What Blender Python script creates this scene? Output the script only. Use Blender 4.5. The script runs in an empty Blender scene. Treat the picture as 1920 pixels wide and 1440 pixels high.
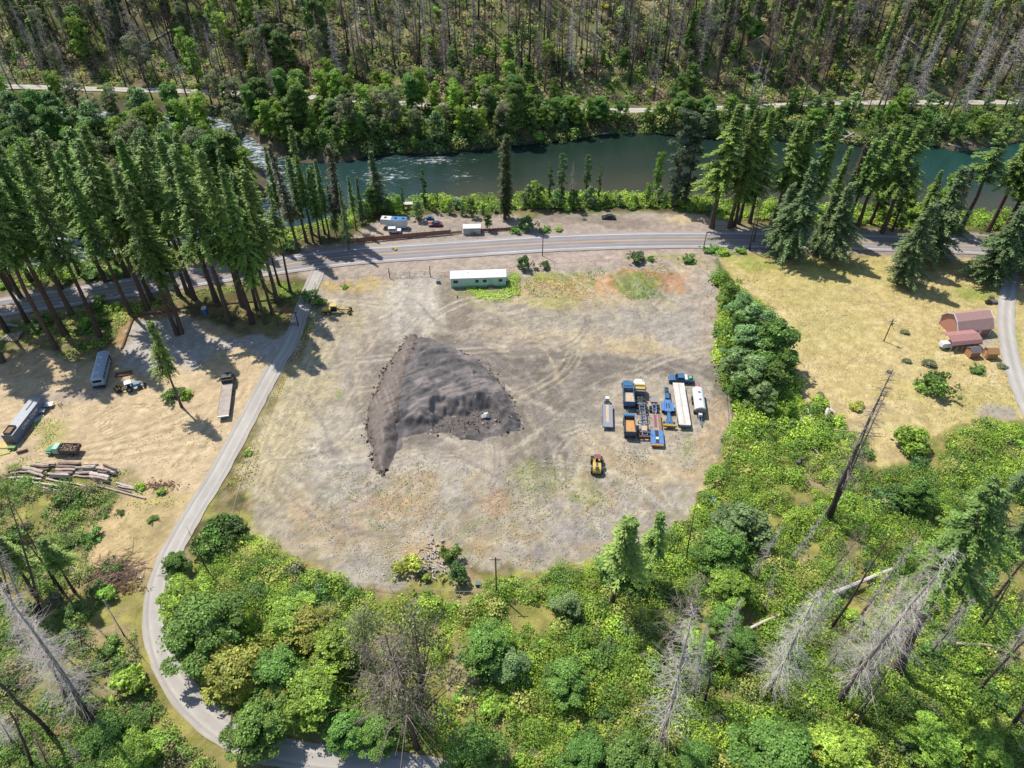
import bpy, math, random
import numpy as np
from mathutils import Vector
R = math.radians
rng = np.random.default_rng(7)
random.seed(7)
sc = bpy.context.scene
COL = sc.collection
# ------------------------------------------------------------------ camera, sky, sun, exposure
CAMH, PITCH, FPX = 112.0, R(41.6), 1331.0          # drone height, downward pitch, focal length in photo pixels
cp, sp = math.cos(PITCH), math.sin(PITCH)
cam = bpy.data.cameras.new('camera'); camo = bpy.data.objects.new('camera', cam); COL.objects.link(camo)
cam.sensor_width = 36.0; cam.lens = 36.0 * FPX / 1920.0; cam.clip_start = 1.0; cam.clip_end = 5000
camo.location = (0, 0, CAMH); camo.rotation_euler = (math.pi / 2 - PITCH, 0, 0)
sc.camera = camo
SUN_EL, SUN_AZ = R(58), math.atan2(0.69, -0.72)     # sun stands beyond the far hill, to the left
SD = Vector((math.cos(SUN_EL) * math.cos(SUN_AZ), math.cos(SUN_EL) * math.sin(SUN_AZ), math.sin(SUN_EL)))
w = bpy.data.worlds.new('World'); sc.world = w; w.use_nodes = True
nt = w.node_tree; bg = nt.nodes['Background']
sky = nt.nodes.new('ShaderNodeTexSky'); sky.sky_type = 'NISHITA'; sky.sun_disc = False
sky.sun_elevation = SUN_EL; sky.sun_rotation = math.pi / 2 - SUN_AZ
sky.altitude = 300; sky.air_density = 1.0; sky.dust_density = 0.6
nt.links.new(sky.outputs[0], bg.inputs[0]); bg.inputs[1].default_value = 0.15
sl = bpy.data.lights.new('sun', 'SUN'); sl.energy = 5.0; sl.angle = R(0.53); sl.color = (1.0, 0.95, 0.87)
so = bpy.data.objects.new('sun', sl); COL.objects.link(so)
so.rotation_euler = SD.to_track_quat('Z', 'Y').to_euler()
vs = sc.view_settings; vs.view_transform = 'Standard'; vs.look = 'None'; vs.exposure = 0.5; vs.gamma = 1.0
vs.use_curve_mapping = False
sc.cycles.max_bounces = 5; sc.cycles.diffuse_bounces = 3; sc.cycles.transmission_bounces = 2
sc.cycles.glossy_bounces = 2; sc.cycles.transparent_max_bounces = 4; sc.cycles.use_denoising = True

# ------------------------------------------------------------------ numbers: noise, projection, terrain
_tab = np.random.default_rng(3).random((256, 256))
def vnoise(x, y, seed=0):
    x = np.asarray(x, float) + seed * 37.31; y = np.asarray(y, float) + seed * 91.7
    xi = np.floor(x).astype(int); yi = np.floor(y).astype(int)
    fx = x - xi; fy = y - yi; fx = fx * fx * (3 - 2 * fx); fy = fy * fy * (3 - 2 * fy)
    a = _tab[xi & 255, yi & 255]; b = _tab[(xi + 1) & 255, yi & 255]
    c = _tab[xi & 255, (yi + 1) & 255]; d = _tab[(xi + 1) & 255, (yi + 1) & 255]
    return (a * (1 - fx) + b * fx) * (1 - fy) + (c * (1 - fx) + d * fx) * fy
def fbm(x, y, s=1.0, o=4, seed=0):
    r = 0; a = .5; t = 0
    for k in range(o):
        r = r + a * vnoise(np.asarray(x) / s * 2 ** k, np.asarray(y) / s * 2 ** k, seed + k * 5); t += a; a *= .5
    return r / t
def sstep(a, b, x):
    t = np.clip((x - a) / (b - a), 0, 1); return t * t * (3 - 2 * t)
def ray(u, v):
    a = (u - 960) / FPX; b = (v - 720) / FPX
    return a, cp - b * sp, -(sp + b * cp)
def G(u, v, z=0.0):                                  # a point of the photo -> the ground plane z
    dx, dy, dz = ray(u, v); t = (z - CAMH) / dz
    return (dx * t, dy * t, z)
def proj(x, y, z):
    zz = z - CAMH; dep = y * cp - zz * sp; up = y * sp + zz * cp
    return 960 + FPX * x / dep, 720 - FPX * up / dep
def hat(x, y, z0, v):                                # height of a thing standing at x,y whose top shows at row v
    dx, dy, dz = ray(960, v); return CAMH + y * dz / dy - z0
def crv(pts, z):
    q = sorted(G(u, v, z)[:2] for u, v in pts); return np.array([p[0] for p in q]), np.array([p[1] for p in q])
WZ = -4.0
NEARX, NEARY = crv([(-300,600),(-100,560),(0,520),(120,500),(280,472),(400,455),(470,440),(560,430),(650,408),(720,392),(850,379),(893,375),(957,387),(1000,372),(1140,371),(1240,372),(1290,380),(1450,393),(1613,399),(1780,407),(1847,412),(1920,405),(2200,395)], WZ)
FARX, FARY = crv([(-200,195),(20,198),(293,212),(400,217),(430,227),(467,255),(517,292),(580,305),(653,300),(720,287),(807,287),(923,277),(1057,263),(1123,253),(1207,248),(1300,257),(1450,262),(1580,267),(1680,283),(1757,273),(1800,285),(1880,270),(1950,262),(2200,262)], WZ)
FROAD = [(-150,160),(27,163),(200,168),(413,173),(633,186),(717,193),(840,199),(950,202),(1067,207),(1140,209),(1267,206),(1407,202),(1467,198),(1563,193),(1647,193),(1760,193),(1880,193),(2100,190)]
FRX, FRY = crv(FROAD, 1.0)
ISL = [G(u, v, 0)[:2] for u, v in [(-150,228),(150,224),(300,236),(425,258),(485,300),(500,345),(300,412),(100,420),(-150,430)]]
def pip(x, y, poly):
    x = np.asarray(x); y = np.asarray(y); ins = np.zeros(x.shape, bool); n = len(poly)
    for i in range(n):
        x1, y1 = poly[i][:2]; x2, y2 = poly[(i + 1) % n][:2]
        c = ((y1 > y) != (y2 > y)) & (x < (x2 - x1) * (y - y1) / ((y2 - y1) or 1e-9) + x1); ins ^= c
    return ins
def dline(x, y, pts, closed=False):
    x = np.asarray(x, float); y = np.asarray(y, float); d = np.full(x.shape, 1e9); n = len(pts)
    for i in range(n if closed else n - 1):
        x1, y1 = pts[i][:2]; x2, y2 = pts[(i + 1) % n][:2]
        ex, ey = x2 - x1, y2 - y1; t = np.clip(((x - x1) * ex + (y - y1) * ey) / (ex * ex + ey * ey + 1e-12), 0, 1)
        d = np.minimum(d, np.hypot(x - x1 - t * ex, y - y1 - t * ey))
    return d
def sd(x, y, poly):                                  # signed distance, positive inside
    d = dline(x, y, poly, True); return np.where(pip(x, y, poly), d, -d)
def hh(x, y):                                        # the terrain
    x = np.asarray(x, float); y = np.asarray(y, float)
    wob = (fbm(x, y, 14, 3, 2) - .5) * 5
    d = np.minimum(y - np.interp(x, NEARX, NEARY), np.interp(x, FARX, FARY) - y) + wob * .5
    h = -4.0 * sstep(-7, 0.6, d) - 2.6 * sstep(0, 9, d)
    if np.any(x < -40):
        isl = sd(x, y, ISL)
        h = np.maximum(h, np.where(isl > -6, np.clip(isl * .8 - 3.4, -7, .4), -9))
    yr = np.interp(x, FRX, FRY)
    k = np.clip(y - yr - 4.5, 0, None)
    h = h + np.sqrt(k * k + 36) * .60 - 3.6 + np.clip(k / 25, 0, 1) * (fbm(x, y, 45, 4, 9) - .5) * 16
    h = h + 1.0 * sstep(-9, -3, y - yr) * (k < 400)
    return h
def H1(x, y): return float(hh(np.array([x]), np.array([y]))[0])
def GT(u, v):                                        # a point of the photo -> the terrain
    dx, dy, dz = ray(u, v); t = np.concatenate([np.arange(40, 180, 1.0), np.arange(180, 620, .6)]); z = CAMH + dz * t
    hit = np.nonzero(z <= hh(dx * t, dy * t))[0]
    if not len(hit): return None
    k = t[hit[0]]; return (dx * k, dy * k, H1(dx * k, dy * k))

# ------------------------------------------------------------------ materials
def lin(c):
    c = np.asarray(c, float) / 255.; return np.where(c <= .04045, c / 12.92, ((c + .055) / 1.055) ** 2.4)
def alb(c, k=.60): return lin(c) * k                 # albedo of a sunlit colour
def _mat(name):
    m = bpy.data.materials.new(name); m.use_nodes = True; n = m.node_tree; return m, n, n.nodes['Principled BSDF']
_mc = {}
def mat(c, rough=.5, metal=0.0, dirt=.25, name=None, scale=2.0):
    key = (tuple(c), rough, metal, dirt, scale)
    if key in _mc: return _mc[key]
    m, n, p = _mat(name or 'paint')
    col = [float(x) for x in alb(c)]
    tx = n.nodes.new('ShaderNodeTexNoise'); tx.inputs['Scale'].default_value = scale; tx.inputs['Detail'].default_value = 5
    tc = n.nodes.new('ShaderNodeTexCoord'); n.links.new(tc.outputs['Object'], tx.inputs['Vector'])
    r = n.nodes.new('ShaderNodeValToRGB'); n.links.new(tx.outputs[0], r.inputs[0])
    r.color_ramp.elements[0].position = .3; r.color_ramp.elements[1].position = .62
    dcol = [col[0] * (1 - dirt) + .10 * dirt, col[1] * (1 - dirt) + .085 * dirt, col[2] * (1 - dirt) + .06 * dirt]
    r.color_ramp.elements[0].color = (*dcol, 1); r.color_ramp.elements[1].color = (*col, 1)
    n.links.new(r.outputs[0], p.inputs['Base Color']); p.inputs['Roughness'].default_value = rough; p.inputs['Metallic'].default_value = metal
    _mc[key] = m; return m
def colmat(name, rough=.9, leaf=False, var=.0, bump=0.0, nz=None, spec=.2):
    m, n, p = _mat(name); L = n.links.new
    at = n.nodes.new('ShaderNodeAttribute'); at.attribute_name = 'Col'; c = at.outputs['Color']
    if var:
        oi = n.nodes.new('ShaderNodeObjectInfo'); hs = n.nodes.new('ShaderNodeHueSaturation')
        mr = n.nodes.new('ShaderNodeMapRange'); mr.inputs[3].default_value = 1 - var; mr.inputs[4].default_value = 1 + var
        L(oi.outputs['Random'], mr.inputs[0]); L(mr.outputs[0], hs.inputs['Value'])
        m2 = n.nodes.new('ShaderNodeMath'); m2.operation = 'MULTIPLY'; m2.inputs[1].default_value = 7.31; L(oi.outputs['Random'], m2.inputs[0])
        m3 = n.nodes.new('ShaderNodeMath'); m3.operation = 'FRACT'; L(m2.outputs[0], m3.inputs[0])
        mh = n.nodes.new('ShaderNodeMapRange'); mh.inputs[3].default_value = .482; mh.inputs[4].default_value = .515
        L(m3.outputs[0], mh.inputs[0]); L(mh.outputs[0], hs.inputs['Hue']); L(c, hs.inputs['Color']); c = hs.outputs[0]
    if nz:
        tc = n.nodes.new('ShaderNodeTexCoord')
        for s, a in nz:
            tx = n.nodes.new('ShaderNodeTexNoise'); tx.inputs['Scale'].default_value = s; tx.inputs['Detail'].default_value = 4
            tx.inputs['Roughness'].default_value = .65; L(tc.outputs['Object'], tx.inputs['Vector'])
            mr = n.nodes.new('ShaderNodeMapRange'); mr.inputs[1].default_value = .25; mr.inputs[2].default_value = .75
            mr.inputs[3].default_value = 1 - a; mr.inputs[4].default_value = 1 + a; L(tx.outputs[0], mr.inputs[0])
            mx = n.nodes.new('ShaderNodeVectorMath'); mx.operation = 'MULTIPLY'
            L(c, mx.inputs[0]); L(mr.outputs[0], mx.inputs[1]); c = mx.outputs[0]
            if bump:
                b = n.nodes.new('ShaderNodeBump'); b.inputs['Strength'].default_value = bump; b.inputs['Distance'].default_value = .12
                L(tx.outputs[0], b.inputs['Height']); L(b.outputs[0], p.inputs['Normal'])
    L(c, p.inputs['Base Color']); p.inputs['Roughness'].default_value = rough; p.inputs['Specular IOR Level'].default_value = spec
    if leaf:
        tr = n.nodes.new('ShaderNodeBsdfTranslucent'); mix = n.nodes.new('ShaderNodeMixShader'); mix.inputs[0].default_value = .36
        out = n.nodes['Material Output']; L(c, tr.inputs['Color']); L(p.outputs[0], mix.inputs[1]); L(tr.outputs[0], mix.inputs[2]); L(mix.outputs[0], out.inputs[0])
    return m
M_GROUND = colmat('ground_cover', .95, nz=[(.3, .10), (2.6, .20), (9., .24)], bump=.45)
M_LEAF = colmat('foliage', .55, leaf=True, var=.22, spec=.3)
M_MASS = colmat('ground_foliage', .6, leaf=True, spec=.3)
M_BARK = colmat('bark', .9, var=.2, nz=[(1.5, .3)])
M_ROAD = colmat('road_surface', .9, nz=[(.25, .07), (3.0, .06)])
GLASS = mat((38, 46, 56), .08, 0, .05); TYRE = mat((40, 40, 42), .85); HUB = mat((150, 150, 152), .5, .3)
WHITE = mat((236, 236, 232), .45, 0, .12); STEEL = mat((150, 152, 155), .45, .4); BLACK = mat((35, 36, 40), .45)
RUST = mat((130, 88, 66), .85); WOOD = mat((150, 120, 92), .9, 0, .5); CHROME = mat((190, 192, 196), .25, .8)

# ------------------------------------------------------------------ meshes and things
def mesh_np(name, V, F, col=None, mats=(), smooth=False):
    V = np.asarray(V, np.float32); F = np.asarray(F, np.int32); me = bpy.data.meshes.new(name); k = F.shape[1]
    me.vertices.add(len(V)); me.vertices.foreach_set('co', V.ravel())
    me.loops.add(F.size); me.loops.foreach_set('vertex_index', F.ravel())
    me.polygons.add(len(F)); me.polygons.foreach_set('loop_start', np.arange(0, F.size, k, dtype=np.int32))
    if col is not None:
        a = me.attributes.new('Col', 'FLOAT_COLOR', 'POINT'); c4 = np.ones((len(V), 4), np.float32); c4[:, :3] = col
        a.data.foreach_set('color', c4.ravel())
    if smooth: me.polygons.foreach_set('use_smooth', np.ones(len(F), bool))
    for m in mats: me.materials.append(m)
    me.update(calc_edges=True); return me
def obj(name, me, parent=None, loc=None):
    o = bpy.data.objects.new(name, me); COL.objects.link(o)
    if parent: o.parent = parent
    if loc is not None: o.location = loc
    return o
def tag(o, label=None, cat=None, group=None, kind=None):
    for k, v in (('label', label), ('category', cat), ('group', group), ('kind', kind)):
        if v: o[k] = v
    return o
def thing(name, label, cat, loc=(0, 0, 0), rz=0, group=None):
    o = bpy.data.objects.new(name, None); COL.objects.link(o); o.empty_display_size = .5
    o.location = loc; o.rotation_euler = (0, 0, rz); return tag(o, label, cat, group)
def dup(o, parent=None):
    c = o.copy(); COL.objects.link(c)
    if parent: c.parent = parent
    for ch in list(o.children): dup(ch, c)
    return c
class MB:
    def __init__(s): s.v = []; s.f = []; s.m = []
    def add(s, vs, fs, m=0):
        b = len(s.v); s.v += [tuple(v) for v in vs]; s.f += [[b + i for i in f] for f in fs]; s.m += [m] * len(fs); return s
    def box(s, x0, x1, y0, y1, z0, z1, m=0, tx=1, ty=1, sy=0):
        cx, cy = (x0 + x1) / 2, (y0 + y1) / 2; a, b = (x1 - x0) / 2, (y1 - y0) / 2
        vs = [(cx + i * a, cy + j * b, z0) for i, j in ((-1,-1),(1,-1),(1,1),(-1,1))] + [(cx + i * a * tx, cy + sy + j * b * ty, z1) for i, j in ((-1,-1),(1,-1),(1,1),(-1,1))]
        return s.add(vs, [(3,2,1,0),(4,5,6,7),(0,1,5,4),(1,2,6,5),(2,3,7,6),(3,0,4,7)], m)
    def tube(s, p0, p1, r0, r1=None, n=8, m=0):
        r1 = r0 if r1 is None else r1; p0, p1 = Vector(p0), Vector(p1); d = (p1 - p0).normalized()
        a = d.orthogonal().normalized(); b = d.cross(a); vs = []
        for p, r in ((p0, r0), (p1, r1)):
            for k in range(n):
                t = 2 * math.pi * k / n; vs.append(p + (a * math.cos(t) + b * math.sin(t)) * r)
        return s.add(vs, [(k, (k + 1) % n, n + (k + 1) % n, n + k) for k in range(n)] + [tuple(range(n))[::-1], tuple(range(n, 2 * n))], m)
    def prism(s, prof, x0, x1, m=0):                 # side profile (y, z) pushed along x
        n = len(prof); vs = [(x0, y, z) for y, z in prof] + [(x1, y, z) for y, z in prof]
        return s.add(vs, [tuple(range(n)), tuple(range(2 * n - 1, n - 1, -1))] + [(k, n + k, n + (k + 1) % n, (k + 1) % n) for k in range(n)], m)
    def prismy(s, prof, y0, y1, m=0):
        n = len(prof); vs = [(x, y0, z) for x, z in prof] + [(x, y1, z) for x, z in prof]
        return s.add(vs, [tuple(range(n)), tuple(range(2 * n - 1, n - 1, -1))] + [(k, n + k, n + (k + 1) % n, (k + 1) % n) for k in range(n)], m)
    def build(s, name, mats, parent=None, loc=None, bevel=0):
        me = bpy.data.meshes.new(name); me.from_pydata(s.v, [], s.f)
        for m in (mats if isinstance(mats, (list, tuple)) else [mats]): me.materials.append(m)
        me.polygons.foreach_set('material_index', s.m); me.update(); o = obj(name, me, parent, loc)
        if bevel:
            b = o.modifiers.new('edge', 'BEVEL'); b.width = bevel; b.segments = 2; b.limit_method = 'ANGLE'
        return o
_wh = {}
def wheel(parent, x, y, r=.5, wd=.3, name='wheel', hub=HUB):
    key = (r, wd, id(hub))
    if key not in _wh:
        b = MB().tube((-wd / 2, 0, 0), (wd / 2, 0, 0), r, n=18); b.tube((-wd / 2 - .01, 0, 0), (wd / 2 + .01, 0, 0), r * .52, n=12, m=1)
        o = b.build(name, [TYRE, hub], parent); _wh[key] = o.data
    else: o = obj(name, _wh[key], parent)
    o.location = (x, y, r); return o
def wheels(parent, ys, xs, r=.5, wd=.3, **k):
    for y in ys:
        for x in xs: wheel(parent, x, y, r, wd, **k)
# ------------------------------------------------------------------ labels that single out repeats: rank by nearest landmark
AUTO = []
LM = [('the silver bus',188,688),('the grey container',45,788),('the loaded green truck',118,840),('the black flatbed truck',425,735),('the ranch gate',538,600),('the yellow grader',632,577),('the green mobile home',896,515),('the white camper',738,415),('the white storage shed',885,427),('the lone black car',1141,406),('the yellow loader',1119,868),('the white tanker',1310,750),('the red barn',1810,597),('the dry lawn pole',1655,620),('the bramble pole',930,1090),('the highway pole',1018,460),('the lawn corner pole',1318,478),('the white rapids',430,240),('the far bank driftwood',1590,258),('the driveway bend',290,1150),('the tall forked snag',1550,980),('the lone lawn bush',1757,730),('the dark gravel pile',830,740),('the blue portable toilet',385,582),('the brush heap',235,1070),('the white rotten logs',1525,790),('the pale far slope logs',1418,148),('the golden far slope shrubs',1045,115),('the high far slope logs',330,75),('the stack of short logs',25,628),('the twin maroon sheds',1840,660),('the long white fallen log',1610,1105),('the rusty red stump',118,1378),('the white tarp bundle',911,778),('the guyed pole',1572,480)]
_ord = 'nearest second third fourth fifth sixth seventh eighth ninth tenth eleventh twelfth 13th 14th 15th 16th 17th 18th 19th 20th'.split()
def ordn(k):
    if k == 0: return 'closest'
    if k < 20: return _ord[k] + ' closest'
    n = k + 1; return '%d%s closest' % (n, 'th' if 10 < n % 100 < 14 else {1: 'st', 2: 'nd', 3: 'rd'}.get(n % 10, 'th'))
def auto(o, desc, cat, group, at=None):
    p = at or o.location; u, v = proj(p[0], p[1], p[2]); AUTO.append((o, desc, cat, group, u, v))
def finish_labels():
    by = {}
    for a in AUTO:
        k = min(range(len(LM)), key=lambda i: (LM[i][1] - a[4]) ** 2 + ((LM[i][2] - a[5]) * 1.3) ** 2)
        by.setdefault((a[1], k), []).append(a)
    for (d, k), L in by.items():
        L.sort(key=lambda a: (LM[k][1] - a[4]) ** 2 + ((LM[k][2] - a[5]) * 1.3) ** 2)
        for i, a in enumerate(L): tag(a[0], '%s, %s to %s' % (d, ordn(i), LM[k][0]), a[2], a[3])

# ------------------------------------------------------------------ ground
HWY_PX = [(-260,617),(0,577),(167,552),(290,532),(420,513),(640,482),(733,475.5),(900,464.5),(1034,456),(1180,451),(1280,450),(1440,451),(1597,454),(1750,459),(1830,462),(1920,467),(2150,480)]
HWY = [G(u, v)[:2] for u, v in HWY_PX]
DRV = [G(u, v)[:2] for u, v in [(597,508),(585,535),(565,585),(548,640),(520,680),(498,720),(470,775),(440,830),(408,890),(370,950),(335,1010),(305,1070),(290,1130),(294,1190),(312,1250),(345,1305),(400,1360),(470,1398),(560,1418),(680,1432),(800,1446),(900,1475),(1000,1530),(1150,1640)]]
DRV2 = [G(u, v)[:2] for u, v in [(1905,478),(1893,530),(1884,590),(1888,640),(1902,700),(1925,760),(1960,830)]]
def smooth_line(pts, it=3):
    pts = [np.array(p[:2], float) for p in pts]
    for _ in range(it):
        q = [pts[0]]
        for a, b in zip(pts[:-1], pts[1:]): q += [a * .75 + b * .25, a * .25 + b * .75]
        pts = q + [pts[-1]]
    return pts
HWYS, DRVS, DRV2S = smooth_line(HWY), smooth_line(DRV), smooth_line(DRV2)
def axis(spec):
    o = []
    for a, b, s in spec: o.append(np.arange(a, b, s))
    return np.concatenate(o)
xs = axis([(-420, -150, 3), (-150, 150, .55), (150, 421, 3)]); ys = axis([(14, 30, 2), (30, 225, .55), (225, 420, 1.3), (420, 800, 8)])
X, Y = np.meshgrid(xs, ys); X = X.ravel(); Y = Y.ravel(); Z = hh(X, Y)
rough = (fbm(X, Y, 3.0, 3, 21) - .5) * .25 * sstep(4, 9, dline(X, Y, HWY)) * sstep(2, 5, dline(X, Y, DRV))
Z = Z + rough
U, V = proj(X, Y, np.maximum(Z, -1))
n_big = fbm(X, Y, 22, 4, 1); n_mid = fbm(X, Y, 6, 4, 2); n_sm = fbm(X, Y, 1.8, 3, 3); n_st = fbm(X * .35 + Y * .1, Y * 2.2, 5, 3, 4)
scl = np.clip((Y / 120.), .5, 3)                     # warp size follows metres per photo pixel
WU = U + ((fbm(X, Y, 4, 4, 6) - .5) * 40 + (fbm(X, Y, 1.2, 2, 8) - .5) * 10) / scl
WV = V + ((fbm(X, Y, 4, 4, 7) - .5) * 30 + (fbm(X, Y, 1.2, 2, 9) - .5) * 8) / scl
C = np.zeros((len(X), 3))
def mixc(wt, c):
    global C
    c = np.asarray(c); C = C * (1 - wt[:, None]) + (c if c.ndim == 2 else c[None]) * wt[:, None]
def lay(poly, rgb, soft=8, st=1.0, warp=True, nz=None):
    pu = [p[0] for p in poly]; pv = [p[1] for p in poly]; uu, vv = (WU, WV) if warp else (U, V)
    k = np.nonzero((uu > min(pu) - 40) & (uu < max(pu) + 40) & (vv > min(pv) - 40) & (vv < max(pv) + 40))[0]
    wt = np.zeros(len(X)); wt[k] = sstep(-soft, soft, sd(uu[k], vv[k], poly)) * st
    if nz is not None: wt = wt * nz
    mixc(wt, alb(rgb)); return wt
def blob(u, v, ru, rv, rgb, st=1.0, ang=0, rag=.8):
    a = R(ang); du, dv = WU - u, WV - v; p = du * math.cos(a) + dv * math.sin(a); q = -du * math.sin(a) + dv * math.cos(a)
    d = np.sqrt((p / ru) ** 2 + (q / rv) ** 2) + (n_mid - .5) * rag + (n_sm - .5) * rag * .7
    mixc(sstep(1.25, .6, d) * st, alb(rgb))
def streak(pts, wd, rgb, st=.5, warp=.35):
    uu = U + (WU - U) * warp; vv = V + (WV - V) * warp; pu = [p[0] for p in pts]; pv = [p[1] for p in pts]
    k = np.nonzero((uu > min(pu) - 30) & (uu < max(pu) + 30) & (vv > min(pv) - 30) & (vv < max(pv) + 30))[0]
    wt = np.zeros(len(X)); wt[k] = sstep(wd, wd * .35, dline(uu[k], vv[k], pts)) * st * (.55 + .9 * (n_sm[k] - .3))
    mixc(np.clip(wt, 0, 1), alb(rgb))
# forest floor everywhere, then what lies on it
mixc(np.ones(len(X)), alb((104, 98, 62)))
mixc(sstep(.42, .6, n_mid), alb((112, 128, 58))); mixc(sstep(.5, .7, n_big) * .8, alb((150, 136, 96)))
yr = np.interp(X, FRX, FRY)
hl = sstep(2, 9, Y - yr)
mixc(hl, alb((136, 136, 84))); mixc(hl * sstep(.5, .64, n_mid), alb((176, 164, 118))); mixc(hl * sstep(.5, .62, fbm(X, Y, 9, 3, 15)), alb((112, 130, 60)))
mixc(hl * sstep(.52, .7, fbm(X, Y, 4, 3, 25)), alb((120, 104, 84)))
wet = sstep(-.6, -2.2, Z) * (Y > 60) * (Y < yr)
mixc(wet, alb((120, 108, 84))); mixc(sstep(-3.4, -4.4, Z) * (Y < yr), alb((84, 78, 56)))
# foreground and right-hand slope under the brambles
lay([(-400,880),(130,905),(270,940),(330,1060),(480,1000),(700,1105),(1000,1075),(1280,985),(1370,820),(1340,530),(1420,560),(1500,760),(1640,860),(1800,790),(2300,780),(2600,1900),(-700,1900)], (140,138,72), 10)
mixc(sstep(.46, .58, n_sm) * (V > 560) * (Y < yr) * .45, alb((176, 156, 108))); mixc(sstep(.5, .62, n_mid) * (V > 900) * .8, alb((176, 168, 92))); mixc(sstep(.56, .68, fbm(X, Y, 5, 3, 31)) * (V > 860) * .8, alb((176, 156, 118)))
# roadside strips
YARD = [(592,540),(640,528),(735,520),(835,515),(950,522),(1000,508),(1180,497),(1332,488),(1346,520),(1338,600),(1342,700),(1366,760),(1356,830),(1332,880),(1295,930),(1302,960),(1255,1002),(1190,1032),(1090,1052),(1000,1068),(900,1075),(840,1060),(750,1104),(650,1096),(600,1060),(500,1012),(464,960),(470,895),(500,820),(532,740),(562,680),(592,620),(572,585)]
YB = (194, 181, 158)
lay(YARD, YB, 8)
d_h = dline(X, Y, HWY); side = np.interp(X, [p[0] for p in HWY], [p[1] for p in HWY])
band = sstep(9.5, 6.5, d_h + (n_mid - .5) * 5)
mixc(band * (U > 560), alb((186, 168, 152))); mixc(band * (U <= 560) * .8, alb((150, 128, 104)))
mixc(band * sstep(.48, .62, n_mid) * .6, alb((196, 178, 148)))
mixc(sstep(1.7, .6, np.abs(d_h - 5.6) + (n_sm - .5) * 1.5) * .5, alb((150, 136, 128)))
lay([(650,455),(690,420),(760,405),(960,404),(985,418),(1010,404),(1100,400),(1250,398),(1345,412),(1420,430),(1500,436),(1500,446),(1000,440),(800,452),(650,474)], (180,164,148), 6)
lay([(690,432),(760,425),(960,425),(960,440),(700,452)], (172,162,152), 6, .8)
blob(1130, 414, 130, 12, (150,136,121), .9, 2); blob(850, 424, 70, 8, (162,150,135), .8); blob(1290, 412, 60, 9, (206, 184, 146), .9); blob(700, 440, 30, 14, (196,176,150), .8)
lay([(575,515),(640,502),(850,482),(1000,474),(1180,468),(1345,462),(1348,488),(1180,502),(1000,510),(950,524),(840,520),(735,526),(640,532),(590,545)], (184,168,152), 5, .95)
lay([(1170,468),(1340,462),(1345,484),(1180,492),(1000,498),(970,482)], (190,170,156), 6, .8)
blob(1250, 482, 90, 5, (176, 170, 110), .7)
# the yard: big colour patches
blob(775, 580, 62, 62, (218,208,189), .95, 95); blob(790, 528, 45, 16, (214, 202, 188), .8); blob(740, 625, 40, 30, (208,198,177), .6)
blob(855, 575, 26, 62, (152,138,121), .8, -20); blob(900, 590, 50, 14, (154,140,123), .8, 15)
for a in ((900,655,130,26,(140,129,114),.92,8),(1010,690,140,46,(118,110,100),.97,8),(1160,690,120,26,(138,127,113),.9,-3),(1290,690,90,22,(138,128,115),.9,6),(1352,740,16,62,(140,131,118),.92,-12),(1000,760,84,98,(136,126,112),.92,-25),(1085,760,40,44,(150,140,125),.8,0),(850,640,120,22,(148,136,121),.9,3),(830,745,130,120,(138,127,114),.9,0),(720,800,40,80,(152,140,125),.8,0),(1050,845,46,48,(132,124,111),.92,20),(985,835,34,40,(152,140,123),.8,0),(700,700,40,90,(152,140,123),.85,20),(685,790,12,40,(152,144,127),.8,10),(690,690,70,50,(170,160,146),.5,0)): blob(*a)
for a in ((1060,640,150,18,(212,192,156),.85,4),(950,640,90,20,(204,186,160),.8,6),(1210,655,60,22,(214,194,154),.85,5),(1090,790,26,40,(178,170,155),.5,0),(1180,660,70,14,(206,184,142),.7,0)): blob(*a)
for a in ((1330,830,26,70,(212,184,140),.9,14),(1240,880,110,18,(210,186,148),.85,12),(1150,830,60,16,(206,188,158),.8,20),(560,780,56,140,(214,198,154),.85,28),(520,860,44,100,(212,196,156),.8,24),(640,600,40,36,(206,188,140),.8,0),(600,640,22,50,(208,190,144),.8,25),(500,930,24,60,(210,194,160),.7,0)): blob(*a)
for a in ((640,820,70,70,(198,188,169),.7,0),(760,880,150,40,(204,194,180),.7,0),(720,900,120,30,(190,180,166),.6,4),(860,850,60,26,(196,184,168),.6,-10),(620,900,80,60,(194,184,167),.6,0)): blob(*a)
for a in ((720,945,60,26,(198,160,124),.6,0),(610,975,70,40,(200,174,138),.7,0),(900,985,110,50,(194,176,144),.6,0),(930,935,36,22,(196,150,114),.6,0),(700,1010,120,30,(204,180,140),.7,0),(830,1030,90,20,(206,174,122),.7,-6),(560,960,40,40,(206,180,140),.7,0),(1100,920,50,20,(178,170,110),.7,10),(1010,905,60,16,(190,180,130),.6,5),(980,890,50,14,(178,178,130),.5,0),(770,930,60,50,(200,172,130),.6,0)): blob(*a)
for a in ((1130,970,140,46,(184,174,163),.85,-6),(1050,1020,110,26,(182,172,163),.8,-6),(640,930,70,26,(180,172,159),.6,0),(700,1070,60,22,(182,174,163),.8,0),(860,950,60,30,(182,174,159),.5,0),(1230,930,60,26,(188,178,163),.7,0),(800,985,70,20,(184,176,163),.5,0)): blob(*a)
for a in ((1090,540,130,24,(214,176,124),.85,0),(1190,522,70,18,(212,156,108),.9,0),(1270,530,50,20,(212,158,110),.85,0),(1010,550,80,26,(210,184,120),.8,0),(1040,520,60,10,(196,190,110),.7,0),(1300,500,40,14,(204,184,140),.8,0),(640,540,60,14,(206,178,116),.9,0),(690,530,40,10,(206,182,120),.8,0),(1320,590,18,60,(206,164,128),.6,0),(900,545,60,26,(176,172,110),.7,0),(1140,575,140,20,(200,178,130),.6,3),(1040,565,60,14,(190,186,120),.6,0)): blob(*a)
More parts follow.
